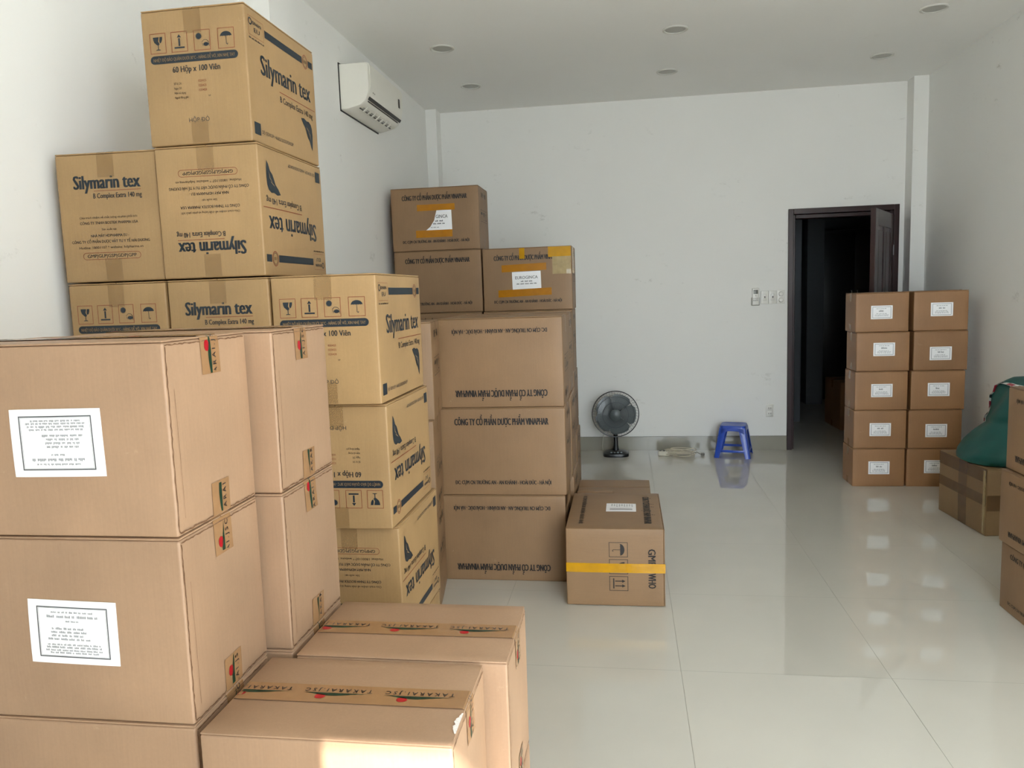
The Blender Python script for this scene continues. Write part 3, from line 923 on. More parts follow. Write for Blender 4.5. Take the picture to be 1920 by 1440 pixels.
# leaf in local coordinates, hinge at x=0, panels sunk between stiles and rails
def rail(x0, x1, z0, z1): mb.rbox(((x0 + x1) / 2, 0, (z0 + z1) / 2), (x1 - x0, lt, z1 - z0), 0.003, n=1, k=1)
rail(0, .12, 0, lh); rail(lw - .12, lw, 0, lh); rail(.12, lw - .12, lh - .13, lh); rail(.12, lw - .12, 0, .20); rail(.12, lw - .12, .95, 1.08)
rail(lw / 2 - .04, lw / 2 + .04, .2, .95); rail(lw / 2 - .04, lw / 2 + .04, 1.08, lh - .13)
for (a, b_) in ((.12, lw / 2 - .04), (lw / 2 + .04, lw - .12)):
    for (z0, z1) in ((.2, .95), (1.08, lh - .13)):
        mb.box(((a + b_) / 2, 0, (z0 + z1) / 2), (b_ - a, lt * .35, z1 - z0))
        mb.rbox(((a + b_) / 2, 0, (z0 + z1) / 2), (b_ - a - .07, lt * .8, z1 - z0 - .07), 0.006, n=1, k=1)
leaf = mb.build('door_leaf', WOOD, d, smooth=0)
TH = R(63)
leaf.location = (W_ - .072, -0.035, 0.01)
leaf.rotation_euler = (0, 0, PI + TH)
for z in (.28, 1.05, 1.80):
    mb = MB()
    mb.tube([(0, 0, -.05), (0, 0, .05)], 0.006, 10); mb.box((.010, .004, 0), (.018, .002, .09))
    for q in (-.05, .05): mb.lathe([(0.009, q - .004), (0.009, q + .004)], 10)
    h_ = mb.build('hinge', STEEL, d); h_.location = (W_ - .062, -.032, z)
    h_['label'] = 'steel hinge'
mb = MB(); mb.tube([(lw - .06, -.02, 1.0), (lw - .06, -.065, 1.0), (lw - .17, -.065, 1.0)], .009, 10); mb.box((lw - .06, -.022, 1.0), (.045, .006, .2))
mb.build('door_handle', STEEL, leaf)

DARK = mat_wall('back_room_wall_darkened', '#5c6064', 0.1)  # the room's lack of light is partly put into this darker wall colour
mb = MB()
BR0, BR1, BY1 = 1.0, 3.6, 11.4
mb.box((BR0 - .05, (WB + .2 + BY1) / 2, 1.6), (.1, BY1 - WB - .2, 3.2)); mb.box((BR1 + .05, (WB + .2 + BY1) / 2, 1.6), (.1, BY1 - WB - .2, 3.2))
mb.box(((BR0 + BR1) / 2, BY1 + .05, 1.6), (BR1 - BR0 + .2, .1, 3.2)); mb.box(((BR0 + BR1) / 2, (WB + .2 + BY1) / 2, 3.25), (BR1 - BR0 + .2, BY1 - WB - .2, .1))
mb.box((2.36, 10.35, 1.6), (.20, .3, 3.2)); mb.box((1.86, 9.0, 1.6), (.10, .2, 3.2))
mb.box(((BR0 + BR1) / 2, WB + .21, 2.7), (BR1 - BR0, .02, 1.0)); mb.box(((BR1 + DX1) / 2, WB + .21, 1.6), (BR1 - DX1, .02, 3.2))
struct('wall_back_room', mb, DARK, 'unlit walls and pillars of the room behind, in a darkened grey')
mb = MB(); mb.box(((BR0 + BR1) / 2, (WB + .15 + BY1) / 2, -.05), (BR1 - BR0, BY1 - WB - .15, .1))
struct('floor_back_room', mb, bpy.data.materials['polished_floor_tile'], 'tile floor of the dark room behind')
wd = thing('wardrobe', 'dark tall cupboard with paired steel handles inside the unlit back room', 'wardrobe', (2.93, 10.6, 0))
CUP = mat_plain('cupboard_dark', '#23282c', 0.4, var=0.05)
mb = MB(); mb.rbox((0, .3, 1.1), (.86, .56, 2.2), .01, n=1, k=1); mb.build('cabinet_body', CUP, wd)
for s in (-1, 1):
    mb = MB(); mb.rbox((s * .215, 0.008, 1.12), (.42, .02, 2.1), .004, n=1, k=1); dd = mb.build('cabinet_door', CUP, wd)
    mb = MB(); mb.tube([(s * .035, -.005, 1.2), (s * .035, -.03, 1.2), (s * .035, -.03, 1.42), (s * .035, -.005, 1.42)], .006, 8); mb.build('handle', STEEL, dd)

# ------------------------------------------------------------------ things on ceiling and walls
LENS = mat_plain('opal_lens_off', '#a8a8a1', 0.35, var=0.02)
RING = mat_plain('white_plastic_ring', '#cfcfc9', 0.7, var=0.02)
def make_light():
    t = bpy.data.objects.new('downlight', None); C.objects.link(t)
    mb = MB(); mb.lathe([(.066, .0), (.069, -.006), (.078, -.009), (.084, -.006), (.086, 0)], 40, cap=False); mb.build('trim_ring', RING, t)
    mb = MB(); mb.lathe([(.0005, -.0045), (.040, -.0045), (.067, -.002)], 40, cap=False); mb.build('lens', LENS, t)
    return t
def copy_tree(o, parent=None):
    c = o.copy(); C.objects.link(c)
    if parent is not None: c.parent = parent
    for ch in list(o.children): copy_tree(ch, c)
    return c
proto = make_light()
k = 0
for y, row in ((5.49, 'nearer row'), (6.50, 'row by the back wall')):
    for x, side in ((-1.232, 'above the boxes on the left'), (0.358, 'in the middle of the ceiling'), (1.97, 'on the right, above the doorway side')):
        o = proto if k == 0 else copy_tree(proto)
        o.location = (x, y, CEIL)
        tag(o, 'round switched-off white downlight, %s, %s' % (row, side), 'ceiling light', 'round downlights in the ceiling')
        k += 1

# air conditioner
ACM = mat_plain('ac_white_plastic', '#e6e4db', 0.32, var=0.01)
ACD = mat_plain('ac_dark_outlet', '#2b2b29', 0.5)
ACG = mat_plain('ac_grey_vane', '#9a9993', 0.4)
ac = thing('air_conditioner', 'white split air conditioner on the left wall near the ceiling', 'air conditioner', (WL + .002, 4.955, 2.745))
L_ = .76
prof = [(0, .0), (.045, .0), (.10, .012), (.135, .022), (.165, .045), (.178, .068), (.190, .10), (.196, .15), (.196, .262), (.190, .278), (.176, .286), (0, .286)]
def sec(y, s=1.0, inset=0.0):
    cx, cz = .098, .143
    return [(cx + (x - cx) * s, y, cz + (z - cz) * s) for x, z in prof]
mb = MB(); mb.loft([sec(0, .965), sec(.006, .99), sec(.012), sec(L_ - .012), sec(L_ - .006, .99), sec(L_, .965)])
mb.build('housing', ACM, ac, fix=True)
mb = MB()
fp = [(.188, .092), (.1985, .15), (.1995, .262), (.193, .283), (.178, .291), (.172, .288), (.188, .277), (.192, .26), (.190, .15), (.184, .094)]
mb.loft([[(x, y, z) for x, z in fp] for y in (.028, L_ - .004)]); mb.build('front_panel', ACM, ac, fix=True)
mb = MB()   # outlet slot along the lower front
A_, B_ = Vector((.108, 0, .0145)), Vector((.172, 0, .056))
nrm = Vector((B_.z - A_.z, 0, -(B_.x - A_.x))).normalized()
def slab(mb, a, b_, y0, y1, t_, lift, mi=0):
    P = []
    for y in (y0, y1):
        for q in (a, b_):
            for l in (lift, lift + t_):
                p = Vector((q.x, y, q.z)) + nrm * l; P.append(p)
    o = mb.addv(P)
    for q in ((0, 1, 3, 2), (4, 6, 7, 5), (0, 4, 5, 1), (2, 3, 7, 6), (0, 2, 6, 4), (1, 5, 7, 3)):
        mb.f.append(tuple(o + t for t in q)); mb.m.append(mi)
slab(mb, A_, B_, .045, L_ - .05, .002, .001); mb.build('air_outlet', ACD, ac, smooth=0)
mb = MB(); slab(mb, A_.lerp(B_, .12), A_.lerp(B_, .42), .07, L_ - .09, .004, .004); mb.build('louver_vane', ACG, ac, smooth=0)
for i in range(7):
    y = .10 + i * .085
    mb = MB(); slab(mb, A_.lerp(B_, .02), A_.lerp(B_, .55), y, y + .026, .004, .009)
    mb.build('air_guide', ACM, ac, smooth=0)
mb = MB(); slab(mb, Vector((.176, 0, .060)), Vector((.188, 0, .078)), .028, L_ - .02, .003, .0005); mb.build('outlet_gap', ACD, ac, smooth=0)
mb = MB(); mb.rbox((.2005, L_ - .095, .175), (.004, .030, .062), .0018, n=2, k=1); mb.build('display_window', ACD, ac)
mb = MB(); fr_ = Frame((.1925, .10, .108), (0, 1, 0), (0.1, 0, 1), (1, 0, -.1)); p_words(mb, fr_, 0, 0, .05, .008, 0, 4, e=.002); mb.build('badge_print', ACD, ac, smooth=0)
mb = MB(); mb.box((-.001 + .002, L_ / 2, .143), (.006, L_ + .012, .30)); mb.build('mounting_plate', ACD, ac, smooth=0)

# remote, switches, dimmer, socket on the back wall
SW = mat_plain('switch_white_plastic', '#dcdbd5', 0.3, var=0.01)
SWD = mat_plain('switch_dark', '#1c1c1c', 0.4)
SWG = mat_plain('switch_grey_edge', '#a9a8a2', 0.4)
def at_wall(name, label, cat, x, z, group=None):
    return thing(name, label, cat, (x, WB - 0.0005, z), 0, group)
rm = at_wall('remote_control', 'slim white remote control in a holder left of the light switches', 'remote control', 1.179, 1.428)
mb = MB(); mb.rbox((0, -.012, 0), (.062, .022, .155), .008, n=2, k=3); mb.build('remote_body', SW, rm)
mb = MB(); mb.rbox((0, -.0085, -.045), (.074, .016, .075), .006, n=2, k=2); mb.build('wall_holder', SWG, rm)
mb = MB(); mb.rbox((.0, -.0235, .042), (.038, .003, .036), .001, n=1, k=1); mb.build('display', mat_plain('lcd_grey', '#6b6f68', 0.25), rm)
mb = MB()
mb.lathe([(.006, 0), (.006, .003)], 14, mx=Matrix.Translation((0, -.022, .008)) @ Matrix.Rotation(PI / 2, 4, 'X'))
for i in (-1, 0, 1):
    for j in (0, 1):
        mb.rbox((i * .016, -.0235, -.018 - j * .018), (.010, .003, .010), .001, n=1, k=1)
mb.build('button', SWG, rm)
for i, (x, lb) in enumerate(((1.260, 'square white wall switch next to the remote control'), (1.330, 'square white wall switch between the other switch and the dimmer'))):
    t = at_wall('wall_switch', lb, 'light switch', x, 1.418, 'white wall switches by the door')
    mb = MB(); mb.rbox((0, -.005, 0), (.068, .010, .118), .003, n=2, k=2); mb.build('switch_plate', SW, t)
    mb = MB(); mb.rbox((0, -.011, 0), (.034, .008, .060), .002, n=1, k=1, mx=Matrix.Rotation(R(4), 4, 'X')); mb.build('rocker', SW, t)
    mb = MB(); mb.rbox((0, -.0155, .002), (.009, .003, .018), .001, n=1, k=1); mb.build('indicator', SWD, t)
t = at_wall('dimmer_switch', 'white wall plate with two round knobs beside the door frame', 'dimmer', 1.402, 1.418)
mb = MB(); mb.rbox((0, -.005, 0), (.068, .010, .118), .003, n=2, k=2); mb.build('switch_plate', SW, t)
for z in (-.027, .027):
    mb = MB(); mb.lathe([(.021, 0), (.020, .010), (.017, .014), (.0005, .015)], 24, mx=Matrix.Translation((0, -.010, z)) @ Matrix.Rotation(PI / 2, 4, 'X')); mb.build('knob', SW, t)
t = at_wall('wall_socket', 'white double power socket low on the back wall between stool and door', 'power socket', 1.309, .37)
mb = MB(); mb.rbox((0, -.005, 0), (.068, .010, .118), .003, n=2, k=2); mb.build('socket_plate', SW, t)
for z in (-.025, .025):
    mb = MB(); mb.rbox((0, -.0105, z), (.040, .004, .040), .002, n=1, k=1); s_ = mb.build('outlet', SW, t)
    mb = MB()
    for x in (-.009, .009): mb.rbox((x, -.0128, z), (.005, .002, .011), .0009, n=1, k=1)
    mb.build('outlet_slot', SWD, s_)

# ------------------------------------------------------------------ floor fan
BLK = mat_plain('black_plastic', '#17191a', 0.35, var=0.05)
GRYB = mat_plain('dark_grey_blade', '#6a7275', 0.25, var=0.05)
WIRE = mat_plain('fan_guard_wire', '#25292b', 0.35)
fan = thing('desk_fan', 'black round desk fan standing on the floor by the back wall', 'fan', (-.108, 7.13, 0), R(2))
mb = MB()
sect = []
for z, s in ((0, 1), (.012, 1.02), (.028, .98), (.042, .80), (.050, .5)):
    sect.append([(.118 * s * math.copysign(abs(math.cos(a)) ** .6, math.cos(a)), .095 * s * math.copysign(abs(math.sin(a)) ** .6, math.sin(a)), z) for a in [2 * PI * i / 32 for i in range(32)]])
mb.loft(sect); mb.build('base', BLK, fan)
mb = MB()
for i in range(4): mb.rbox((-.045 + .03 * i, -.078, .044), (.02, .016, .012), .003, n=1, k=1)
mb.build('speed_button', GRYB, fan)
mb = MB(); mb.tube([(0, .01, .045), (0, .01, .10), (0, .012, .25), (0, .02, .34)], [.030, .022, .019, .024], 16); mb.build('stem', BLK, fan)
mb = MB(); mb.lathe([(.02, -.02), (.058, -.005), (.066, .03), (.062, .08), (.045, .105), (.01, .112)], 28, mx=Matrix.Translation((0, .0, .398)) @ Matrix.Rotation(-PI / 2, 4, 'X')); mb.build('motor_housing', BLK, fan)
FX = Matrix.Translation((0, -.055, .398)) @ Matrix.Rotation(PI / 2, 4, 'X')   # local z points to the room
# blades: five broad curved blades
for i in range(5):
    mb = MB()
    rows = []
    for r_, w0, w1, z0, z1 in ((.028, -.35, .55, .000, .018), (.07, -.60, .66, -.006, .026), (.12, -.68, .64, -.010, .030), (.165, -.64, .56, -.010, .026), (.188, -.46, .34, -.004, .016)):
        rows.append([(r_ * math.cos(w0 + (w1 - w0) * q / 8 + i * 2 * PI / 5), r_ * math.sin(w0 + (w1 - w0) * q / 8 + i * 2 * PI / 5), z0 + (z1 - z0) * q / 8) for q in range(9)])
    top = [[FX @ Vector(p) for p in r_] for r_ in rows]
    bot = [[FX @ (Vector(p) - Vector((0, 0, .002))) for p in r_] for r_ in rows]
    for G in (top, bot):
        for a, b_ in zip(G, G[1:]):
            for q in range(8): mb.face([a[q], a[q + 1], b_[q + 1], b_[q]])
    mb.build('fan_blade', GRYB, fan)
mb = MB(); mb.lathe([(.028, -.015), (.029, .015), (.022, .028), (.0005, .032)], 24, mx=FX); mb.build('hub_cap', GRYB, fan)
def guard(z0, z1, nw, name, badge):
    mb = MB()
    RR = .212
    ring = lambda r_, z: [FX @ Vector((r_ * math.cos(2 * PI * q / 64), r_ * math.sin(2 * PI * q / 64), z)) for q in range(64)]
    mb.tube(ring(RR, z0), .0042, 6, closed=True)
    mb.tube(ring(RR * .80, z0 + (z1 - z0) * .78), .0018, 5, closed=True)
    mb.tube(ring(RR * .55, z0 + (z1 - z0) * .97), .0014, 5, closed=True)
    for i in range(nw):
        a = 2 * PI * i / nw
        pts = []
        for q in range(7):
            rr = .050 + (RR - .050) * q / 6
            zz = z1 if rr < .1 else z0 + (z1 - z0) * math.sqrt(max(0, 1 - ((rr - .1) / (RR - .1)) ** 2.4))
            tw = .10 * (1 - q / 6)
            pts.append(FX @ Vector((rr * math.cos(a + tw), rr * math.sin(a + tw), zz)))
        mb.tube(pts, .0010, 4, cap=False)
    return mb.build(name, WIRE, fan)
guard(.0, .062, 84, 'front_guard', 1)
guard(-.004, -.050, 48, 'rear_guard', 0)
mb = MB(); mb.lathe([(.053, .056), (.054, .066), (.046, .072), (.0005, .074)], 32, mx=FX); mb.build('guard_badge', mat_plain('badge_grey', '#4d5658', 0.35), fan)
cord = MB()
cord.tube([(-.08, .085, .01), (-.12, .11, .012), (-.125, .13, .06), (-.118, .135, .13), (-.105, .13, .22)], .003, 6)
cord.build('power_cord', mat_plain('cord_grey', '#b9b5a6', 0.5), fan)

# ------------------------------------------------------------------ blue stool
BLUE = mat_plain('blue_plastic', '#2d4fb4', 0.28, var=0.03)
st = thing('plastic_stool', 'small blue plastic stool on the tile floor by the back wall', 'stool', (.955, 7.135, 0), R(-13))
H_ = .287
def sq(h, z, r_=.3, n=6):
    pts = []
    rr = h * r_
    for cx, cy, a0 in ((1, 1, 0), (-1, 1, 90), (-1, -1, 180), (1, -1, 270)):
        for k in range(n): a = R(a0 + 90 * k / (n - 1)); pts.append((cx * (h - rr) + rr * math.cos(a), cy * (h - rr) + rr * math.sin(a), z))
    return pts
mb = MB()
mb.loft([sq(.114, H_ - .030, .35), sq(.113, H_ - .008, .35), sq(.108, H_ - .001, .35), sq(.100, H_, .35), sq(.088, H_ - .003, .35), sq(.02, H_ - .004, .35)], cap=True)
mb.build('seat', BLUE, st)
mb = MB()
# skirt under the seat, arched between the legs
for s in range(4):
    rot = Matrix.Rotation(s * PI / 2, 4, 'Z')
    for q in range(12):
        t0, t1 = -1 + 2 * q / 12, -1 + 2 * (q + 1) / 12
        def zb(t_): return H_ - .030 - .016 - .030 * abs(t_) ** 3
        P = []
        for t_ in (t0, t1):
            for z in (H_ - .024, zb(t_)):
                hh = .113 + (H_ - z) * .16
                for o_ in (0, -.004):
                    P.append(rot @ Vector((t_ * (hh - .02), -(hh + o_), z)))
        o_ = mb.addv(P)
        for fq in ((0, 4, 6, 2), (1, 3, 7, 5), (2, 6, 7, 3)):
            mb.f.append(tuple(o_ + t for t in fq)); mb.m.append(0)
mb.build('apron', BLUE, st)
for sx, sy in ((-1, -1), (1, -1), (1, 1), (-1, 1)):
    mb = MB()
    secs = []
    for z in (0, .02, .10, .20, H_ - .02):
        hh = .113 + (H_ - z) * .16
        wl = .046 + .022 * (z / H_)
        th = .004
        # angle section: two flanges meeting at the rounded corner
        pts = [(hh - wl, hh), (hh - .020, hh), (hh - .006, hh - .006), (hh, hh - .020), (hh, hh - wl), (hh - th, hh - wl), (hh - th, hh - .021), (hh - .010, hh - .010), (hh - .021, hh - th), (hh - wl, hh - th)]
        secs.append([(sx * x, sy * y, z) for x, y in pts])
    mb.loft(secs); mb.build('leg', BLUE, st, fix=True)
for s in range(4):
    rot = Matrix.Rotation(s * PI / 2, 4, 'Z')
    z = .062; hh = .113 + (H_ - z) * .16
    mb = MB(); mb.rbox((0, -(hh - .004), z), (2 * hh - .05, .006, .022), .002, n=1, k=1, mx=rot); mb.build('stretcher', BLUE, st)

# ------------------------------------------------------------------ power strip with coiled cable
CREAM = mat_plain('cream_cable', '#c9c1ad', 0.5, var=0.04)
ps = thing('power_strip', 'white power strip with coiled cream cable lying by the skirting', 'extension lead', (.33, 7.12, 0), R(-8))
mb = MB(); mb.rbox((0, 0, .022), (.10, .055, .042), .006, n=2, k=2); mb.build('strip_body', mat_plain('cream_plastic', '#d6d0c0', 0.4), ps)
mb = MB()
for i in range(3): mb.rbox((-.032 + .032 * i, .004, .044), (.024, .030, .003), .001, n=1, k=1)
mb.build('socket_face', SWD, ps)
mb = MB(); rnd = random.Random(3)
pts = []
for i in range(260):
    a = i / 260 * 2 * PI * 9
    q = i / 260
    rx = .105 + .035 * math.sin(a * .37 + 1) ; ry = .070 + .02 * math.sin(a * .61)
    pts.append((.15 + rx * math.cos(a) + .02 * math.sin(a * .23), .0 + ry * math.sin(a), 0.006 + .075 * (0.5 + .5 * math.sin(a * .29 + q * 4)) * (.4 + .6 * q)))
mb.tube([(.048, 0, .02), (.07, .0, .012)] + pts, .0040, 6); mb.build('coiled_cable', CREAM, ps)
mb = MB(); mb.tube([(.24, .02, .02), (.29, .05, .03), (.325, .045, .012)], .004, 6); mb.rbox((.345, .045, .014), (.035, .024, .024), .006, n=1, k=2); mb.build('plug', mat_plain('plug_grey', '#77736a', 0.4), ps)

# ================================================================== cartons
# --- pale cartons with printed tape, near left (4 layers, two rows deep)
TW, TD, TH_, TS = .485, .305, .3645, .3675
tak = lambda name_label, x, y, lay, seed, **k: carton('cardboard_box', name_label, (x, y, lay * TS), (TW, TD, TH_), K_TAK, seed=seed, seam='x', tape=TAPE_T, tape_prints=True,
                                                    bulge=.0035, cat='cardboard box', tape_len=.075, tape_w=.068, **k)
G1 = 'pale taped cartons stacked at the near left'
r, fr, df = tak('pale carton with inverted white label, topmost of the front stack at near left', -1.065, 1.430, 3, 11, group=G1, edges=True)
sticker(r, fr, df, 'front', .018, -.002, .187, .128, 'frame', rot=R(0.5), flip=True, seed=3)
r, fr, df = tak('pale carton with upright white label, directly under the topmost front carton', -1.065, 1.430, 2, 12, group=G1, edges=True)
sticker(r, fr, df, 'front', .011, -.003, .185, .127, 'frame', rot=R(-1.2), seed=4)
tak('pale carton cropped by the bottom left corner, under the upright-label carton', -1.065, 1.430, 1, 13, group=G1, edges=True)
tak('pale carton behind the topmost labelled carton, printed tape on its narrow end', -1.010, 1.748, 3, 14, group=G1, edges=True)
tak('pale carton directly below the rear topmost one, touching the bare taped tops', -1.010, 1.748, 2, 15, group=G1, edges=True)
r, fr, df = tak('pale carton nearest the camera, bare top with printed tape and sunlit front edge', -.5605, 1.411, 1, 16, group=G1, edges=True)
# torn paper scar on its top edge
mb = MB(); rnd = random.Random(5)
prev = None
for i in range(15):
    y = -.115 + i * .005
    a = TW / 2 - .004 - .010 * math.sin(PI * i / 14) * rnd.uniform(.4, 1); b_ = TW / 2 - .0015
    cur = [(a, y, TH_ + .0022), (b_, y, TH_ + .0016)]
    if prev: mb.face([prev[0], prev[1], cur[1], cur[0]])
    prev = cur
mb.build('torn_paper_scar', mat_plain('torn_paper', '#e8e2dc', .8, var=.15, scale=200), r, df)['label'] = 'white torn paper scar'
tak('pale carton with bare taped top, just behind the nearest carton', -.510, 1.731, 1, 17, group=G1, edges=True)
for x, y, lay, lb in ((-1.010, 1.748, 1, 'pale carton of the rear row, hidden second layer on the left'), (-1.065, 1.430, 0, 'pale carton on the floor, front row left'), (-1.010, 1.748, 0, 'pale carton on the floor, rear row left'),
                      (-.5605, 1.411, 0, 'pale carton on the floor under the nearest carton'), (-.510, 1.731, 0, 'pale carton on the floor under the carton behind the nearest one')):
    tak(lb, x, y, lay, 20 + int(lay * 3 + y * 10 - x * 7), group=G1)

# --- golden cartons with blue print (columns of three beside the left wall)
SW_, SD_, SH_, SS_ = .333, .500, .3970, .4025
G2 = 'golden cartons with slate blue print'
def sil(label, x, lay, seed, front, fi, side=True, y=2.500, rz=0.0, dz=0.0, si=None, **k):
    pr = [('front', front, fi)] if front else []
    if side: pr.append(('right', pr_sil_side, fi if si is None else si))
    r, fr, df = carton('cardboard_box', label, (x, y, lay * SS_ + dz), (SW_, SD_, SH_), K_SIL, seed=seed, seam='y', tape=TAPE_C, prints=pr, group=G2, bulge=.003, tape_len=.075, tape_w=.055, rz=rz, **k)
    return r, fr, df
sil('golden carton at the very top of the tall left stack, handling icons upright', -1.262, 5, 31, pr_sil_icons, 0, y=2.505, rz=R(-.6))
sil('golden carton second from top, all its print upside down', -1.254, 4, 32, pr_sil_text, 1, rz=R(.4))
sil('golden carton against the left wall with its large print upright', -1.600, 4, 33, pr_sil_text, 0, rz=R(2.2), y=2.505)
sil('golden carton under the left-wall one, upright icons half hidden by the near stack', -1.588, 3, 34, pr_sil_icons, 0, side=False)
sil('golden carton with only its large upright print showing above the near stack', -1.247, 3, 35, pr_sil_text, 0, side=False)
sil('golden carton topping the column beside the near stack, icons and side print upright', -.906, 3, 36, pr_sil_icons, 0)
sil('golden carton with inverted icons, second from top of the column beside the near stack', -.902, 2, 37, pr_sil_icons, 1, y=2.53)
sil('golden carton with inverted side print, third from top behind the bare taped tops', -.896, 1, 38, pr_sil_text, 1, y=2.57)
sil('golden carton on the floor at the foot of the column, only a sliver in view', -.898, 0, 39, None, 0, side=False, y=2.56)
for lay in (0, 1, 2):
    for x, c_ in ((-1.250, 'middle'), (-1.588, 'wall-side')):
        sil('golden carton hidden in the %s column, %s layer' % (c_, ('floor', 'second', 'third')[lay]), x, lay, 40 + lay * 2 + int(-x), None, 0, side=False)

# --- brown cartons with black print
VW, VD, VH = .670, .385, .470
def vin(label, x, y, z, seed, flip, dims=(VW, VD, VH), rz=0.0, group=None, side=True, **k):
    pr = [('front', pr_vin, flip)]
    if side: pr.append(('right', pr_vin_side, flip))
    return carton('cardboard_box', label, (x, y, z), dims, K_VIN, seed=seed, seam='x', tape=TAPE_C, prints=pr, rz=rz, group=group, tape_w=.05, **k)
G3 = 'brown cartons with black print in the middle stack'
h_ = .4705
vin('brown carton with inverted print, top of the middle stack', -.649, 4.139, 2 * h_, 51, 1, (.655, .385, .468), group=G3)
vin('brown carton with upright print, halfway up the middle stack', -.655, 4.139, h_, 52, 0, (.672, .385, .468), group=G3)
r, fr, df = vin('brown carton with inverted print on the floor, foot of the middle stack', -.668, 4.141, 0, 53, 1, (.680, .388, .468), group=G3)
# crushed corner flap sticking out
mb = MB()
for s in (0, 1):
    P = [(.342, -.19, .40), (.352, -.10, .42), (.360, -.06, .462), (.350, -.19, .466)]
    mb.face([(x + .004 * s, y, z) for x, y, z in (P if s else P[::-1])])
mb.build('loose_flap', K_VIN, r)
for lay in range(3):
    vin('brown carton behind the middle stack, %s, only its edge visible' % ('on the floor', 'second layer', 'third layer')[lay], -.640 - .008 * lay, 4.575, lay * h_, 54 + lay, 0, (.66, .385, .468), group='brown cartons in the row behind the middle stack')
for lay in range(3):
    vin('brown carton in the gap left of the middle stack, %s' % ('on the floor', 'second layer', 'third layer')[lay], (-1.275, -1.272, -1.262)[lay], 3.700, lay * h_, 60 + lay, lay % 2, rz=R(8.5),
        dims=(.655, .385, .468), group='brown cartons squeezed between golden column and middle stack')
G4 = 'brown cartons in the far stacks by the left wall'
hr = .4645
LR = ('on the floor', 'second layer', 'third layer', 'fourth layer', 'top')
for lay in range(5):
    lb = {4: 'brown carton with torn white label and orange tape, top of the far left stack', 3: 'brown carton with upright print below the torn-label carton', 2: 'brown carton third up in the far left stack, only its top strip in view'}.get(lay, 'brown carton hidden in the far left stack, %s' % LR[lay])
    r, fr, df = vin(lb, (-1.40, -1.40, -1.405, -1.397, -1.400)[lay], 5.945, lay * (hr + .0035), 70 + lay, 0, (.67, .39, hr), group=G4)
    if lay == 4:
        tape_patch(r, fr, df, 'front', -.135, .062, .155, .108, TAPE_O)
        tape_patch(r, fr, df, 'front', -.15, -.135, .13, -.082, TAPE_O)
        sticker(r, fr, df, 'front', .02, -.012, .215, .150, 'torn', seed=9)
for lay in range(4):
    lb = {3: 'brown carton with whole white label and glossy yellow corner tape, top of second far stack', 2: 'brown carton just below the one with the glossy taped corner'}.get(lay, 'brown carton in the second far stack, %s, right edge in view' % LR[lay])
    r, fr, df = vin(lb, (-.708, -.722, -.724, -.718)[lay], 5.945, lay * (hr + .0025), 80 + lay, 0, (.665, .39, hr), group=G4)
    if lay == 3:
        tape_patch(r, fr, df, 'front', -.19, .060, .145, .112, TAPE_O, rot=R(1.5))
        tape_patch(r, fr, df, 'front', -.22, -.125, .18, -.072, TAPE_O, rot=R(1.5))
        sticker(r, fr, df, 'front', -.005, -.010, .215, .132, 'euro', seed=9, rot=R(1))
        tape_patch(r, fr, df, 'front', -.055, .150, -.015, .228, TAPE_Y)
        tape_patch(r, fr, df, 'front', .16, .155, .328, .229, TAPE_Y)
        tape_patch(r, fr, df, 'front', .19, .03, .328, .158, mat_clear('clear_glossy_tape', '#cdb98a', .55, .08, .5), wob=.004, seed=2)
        tape_patch(r, fr, df, 'right', -.19, .03, -.02, .228, TAPE_Y)
for lay in range(2):
    vin('brown carton in the rearmost low stack, %s, right edge in view' % ('on the floor', 'upper one')[lay], -.758, 6.55, lay * .437, 90 + lay, 0, (.668, .39, .4325), group='brown cartons in the rearmost low stack')

# --- the brown carton lying on its side in the middle of the floor
r, fr, df = vin('brown carton lying on its side on the floor, yellow tape across its front', 0, 0, 0, 97, 0, (.668, .385, .474), tape_on=False)
r.matrix_world = Matrix(((0, 0, 1, -.3065), (-1, 0, 0, 3.643 + .334), (0, -1, 0, .1945), (0, 0, 0, 1)))
tape_patch(r, fr, df, 'right', -.022, -.237, .024, .240, TAPE_Y, wob=.0015, seed=4)
sticker(r, fr, df, 'front', -.025, .03, .15, .155, 'ship', rot=0, seed=7)
# --- two low cartons behind it
r, fr, df = carton('cardboard_box', 'low brown carton just behind the lying carton, only its top edge visible', (-.085, 4.60, 0), (.43, .38, .345), K_VIN, seed=98, seam='x', tape_on=False)
mb = MB(); mb.rbox((-.105, -.188, .357), (.21, .004, .03), .0015, n=2, k=1); mb.build('raised_flap', K_VIN, r)

# --- ten plain cartons by the door: five high, two wide
G5 = 'plain brown cartons stacked five high by the door'
tw, td, th = .368, .262, .2865
off1 = (-.002, .003, .005, .012, 0.0)
off2 = (.0, .003, .016, .026, .022)
lab1 = ((.002, -.000), (.002, .0), (.004, .003), (.008, .018), (-.004, .0))
lab2 = ((.012, .008), (.008, -.01), (.005, .005), (.0, -.02), (.005, .01))
names = ('lowest', 'second up', 'middle one', 'second from top', 'topmost')
for lay in range(5):
    for col in (0, 1):
        x = (1.856 if col == 0 else 2.238) + (off1, off2)[col][lay]
        r, fr, df = carton('cardboard_box', 'plain carton with small white label, %s in %s column by the door' % (names[lay], ('left-hand', 'right-hand')[col]),
                           (x, 6.0 + td / 2, lay * .2900), (tw, td, th), K_TCK, seed=100 + lay * 2 + col, seam='x', tape=TAPE_T, group=G5, tape_len=.07, bulge=.002, rz=R((.8, -.6, .5, -.4, .9)[lay] * (1 - 2 * col) * .6))
        lx, lz = (lab1, lab2)[col][lay]
        sticker(r, fr, df, 'front', lx, lz, .150, .098, 'small', seed=lay + 5 * col)

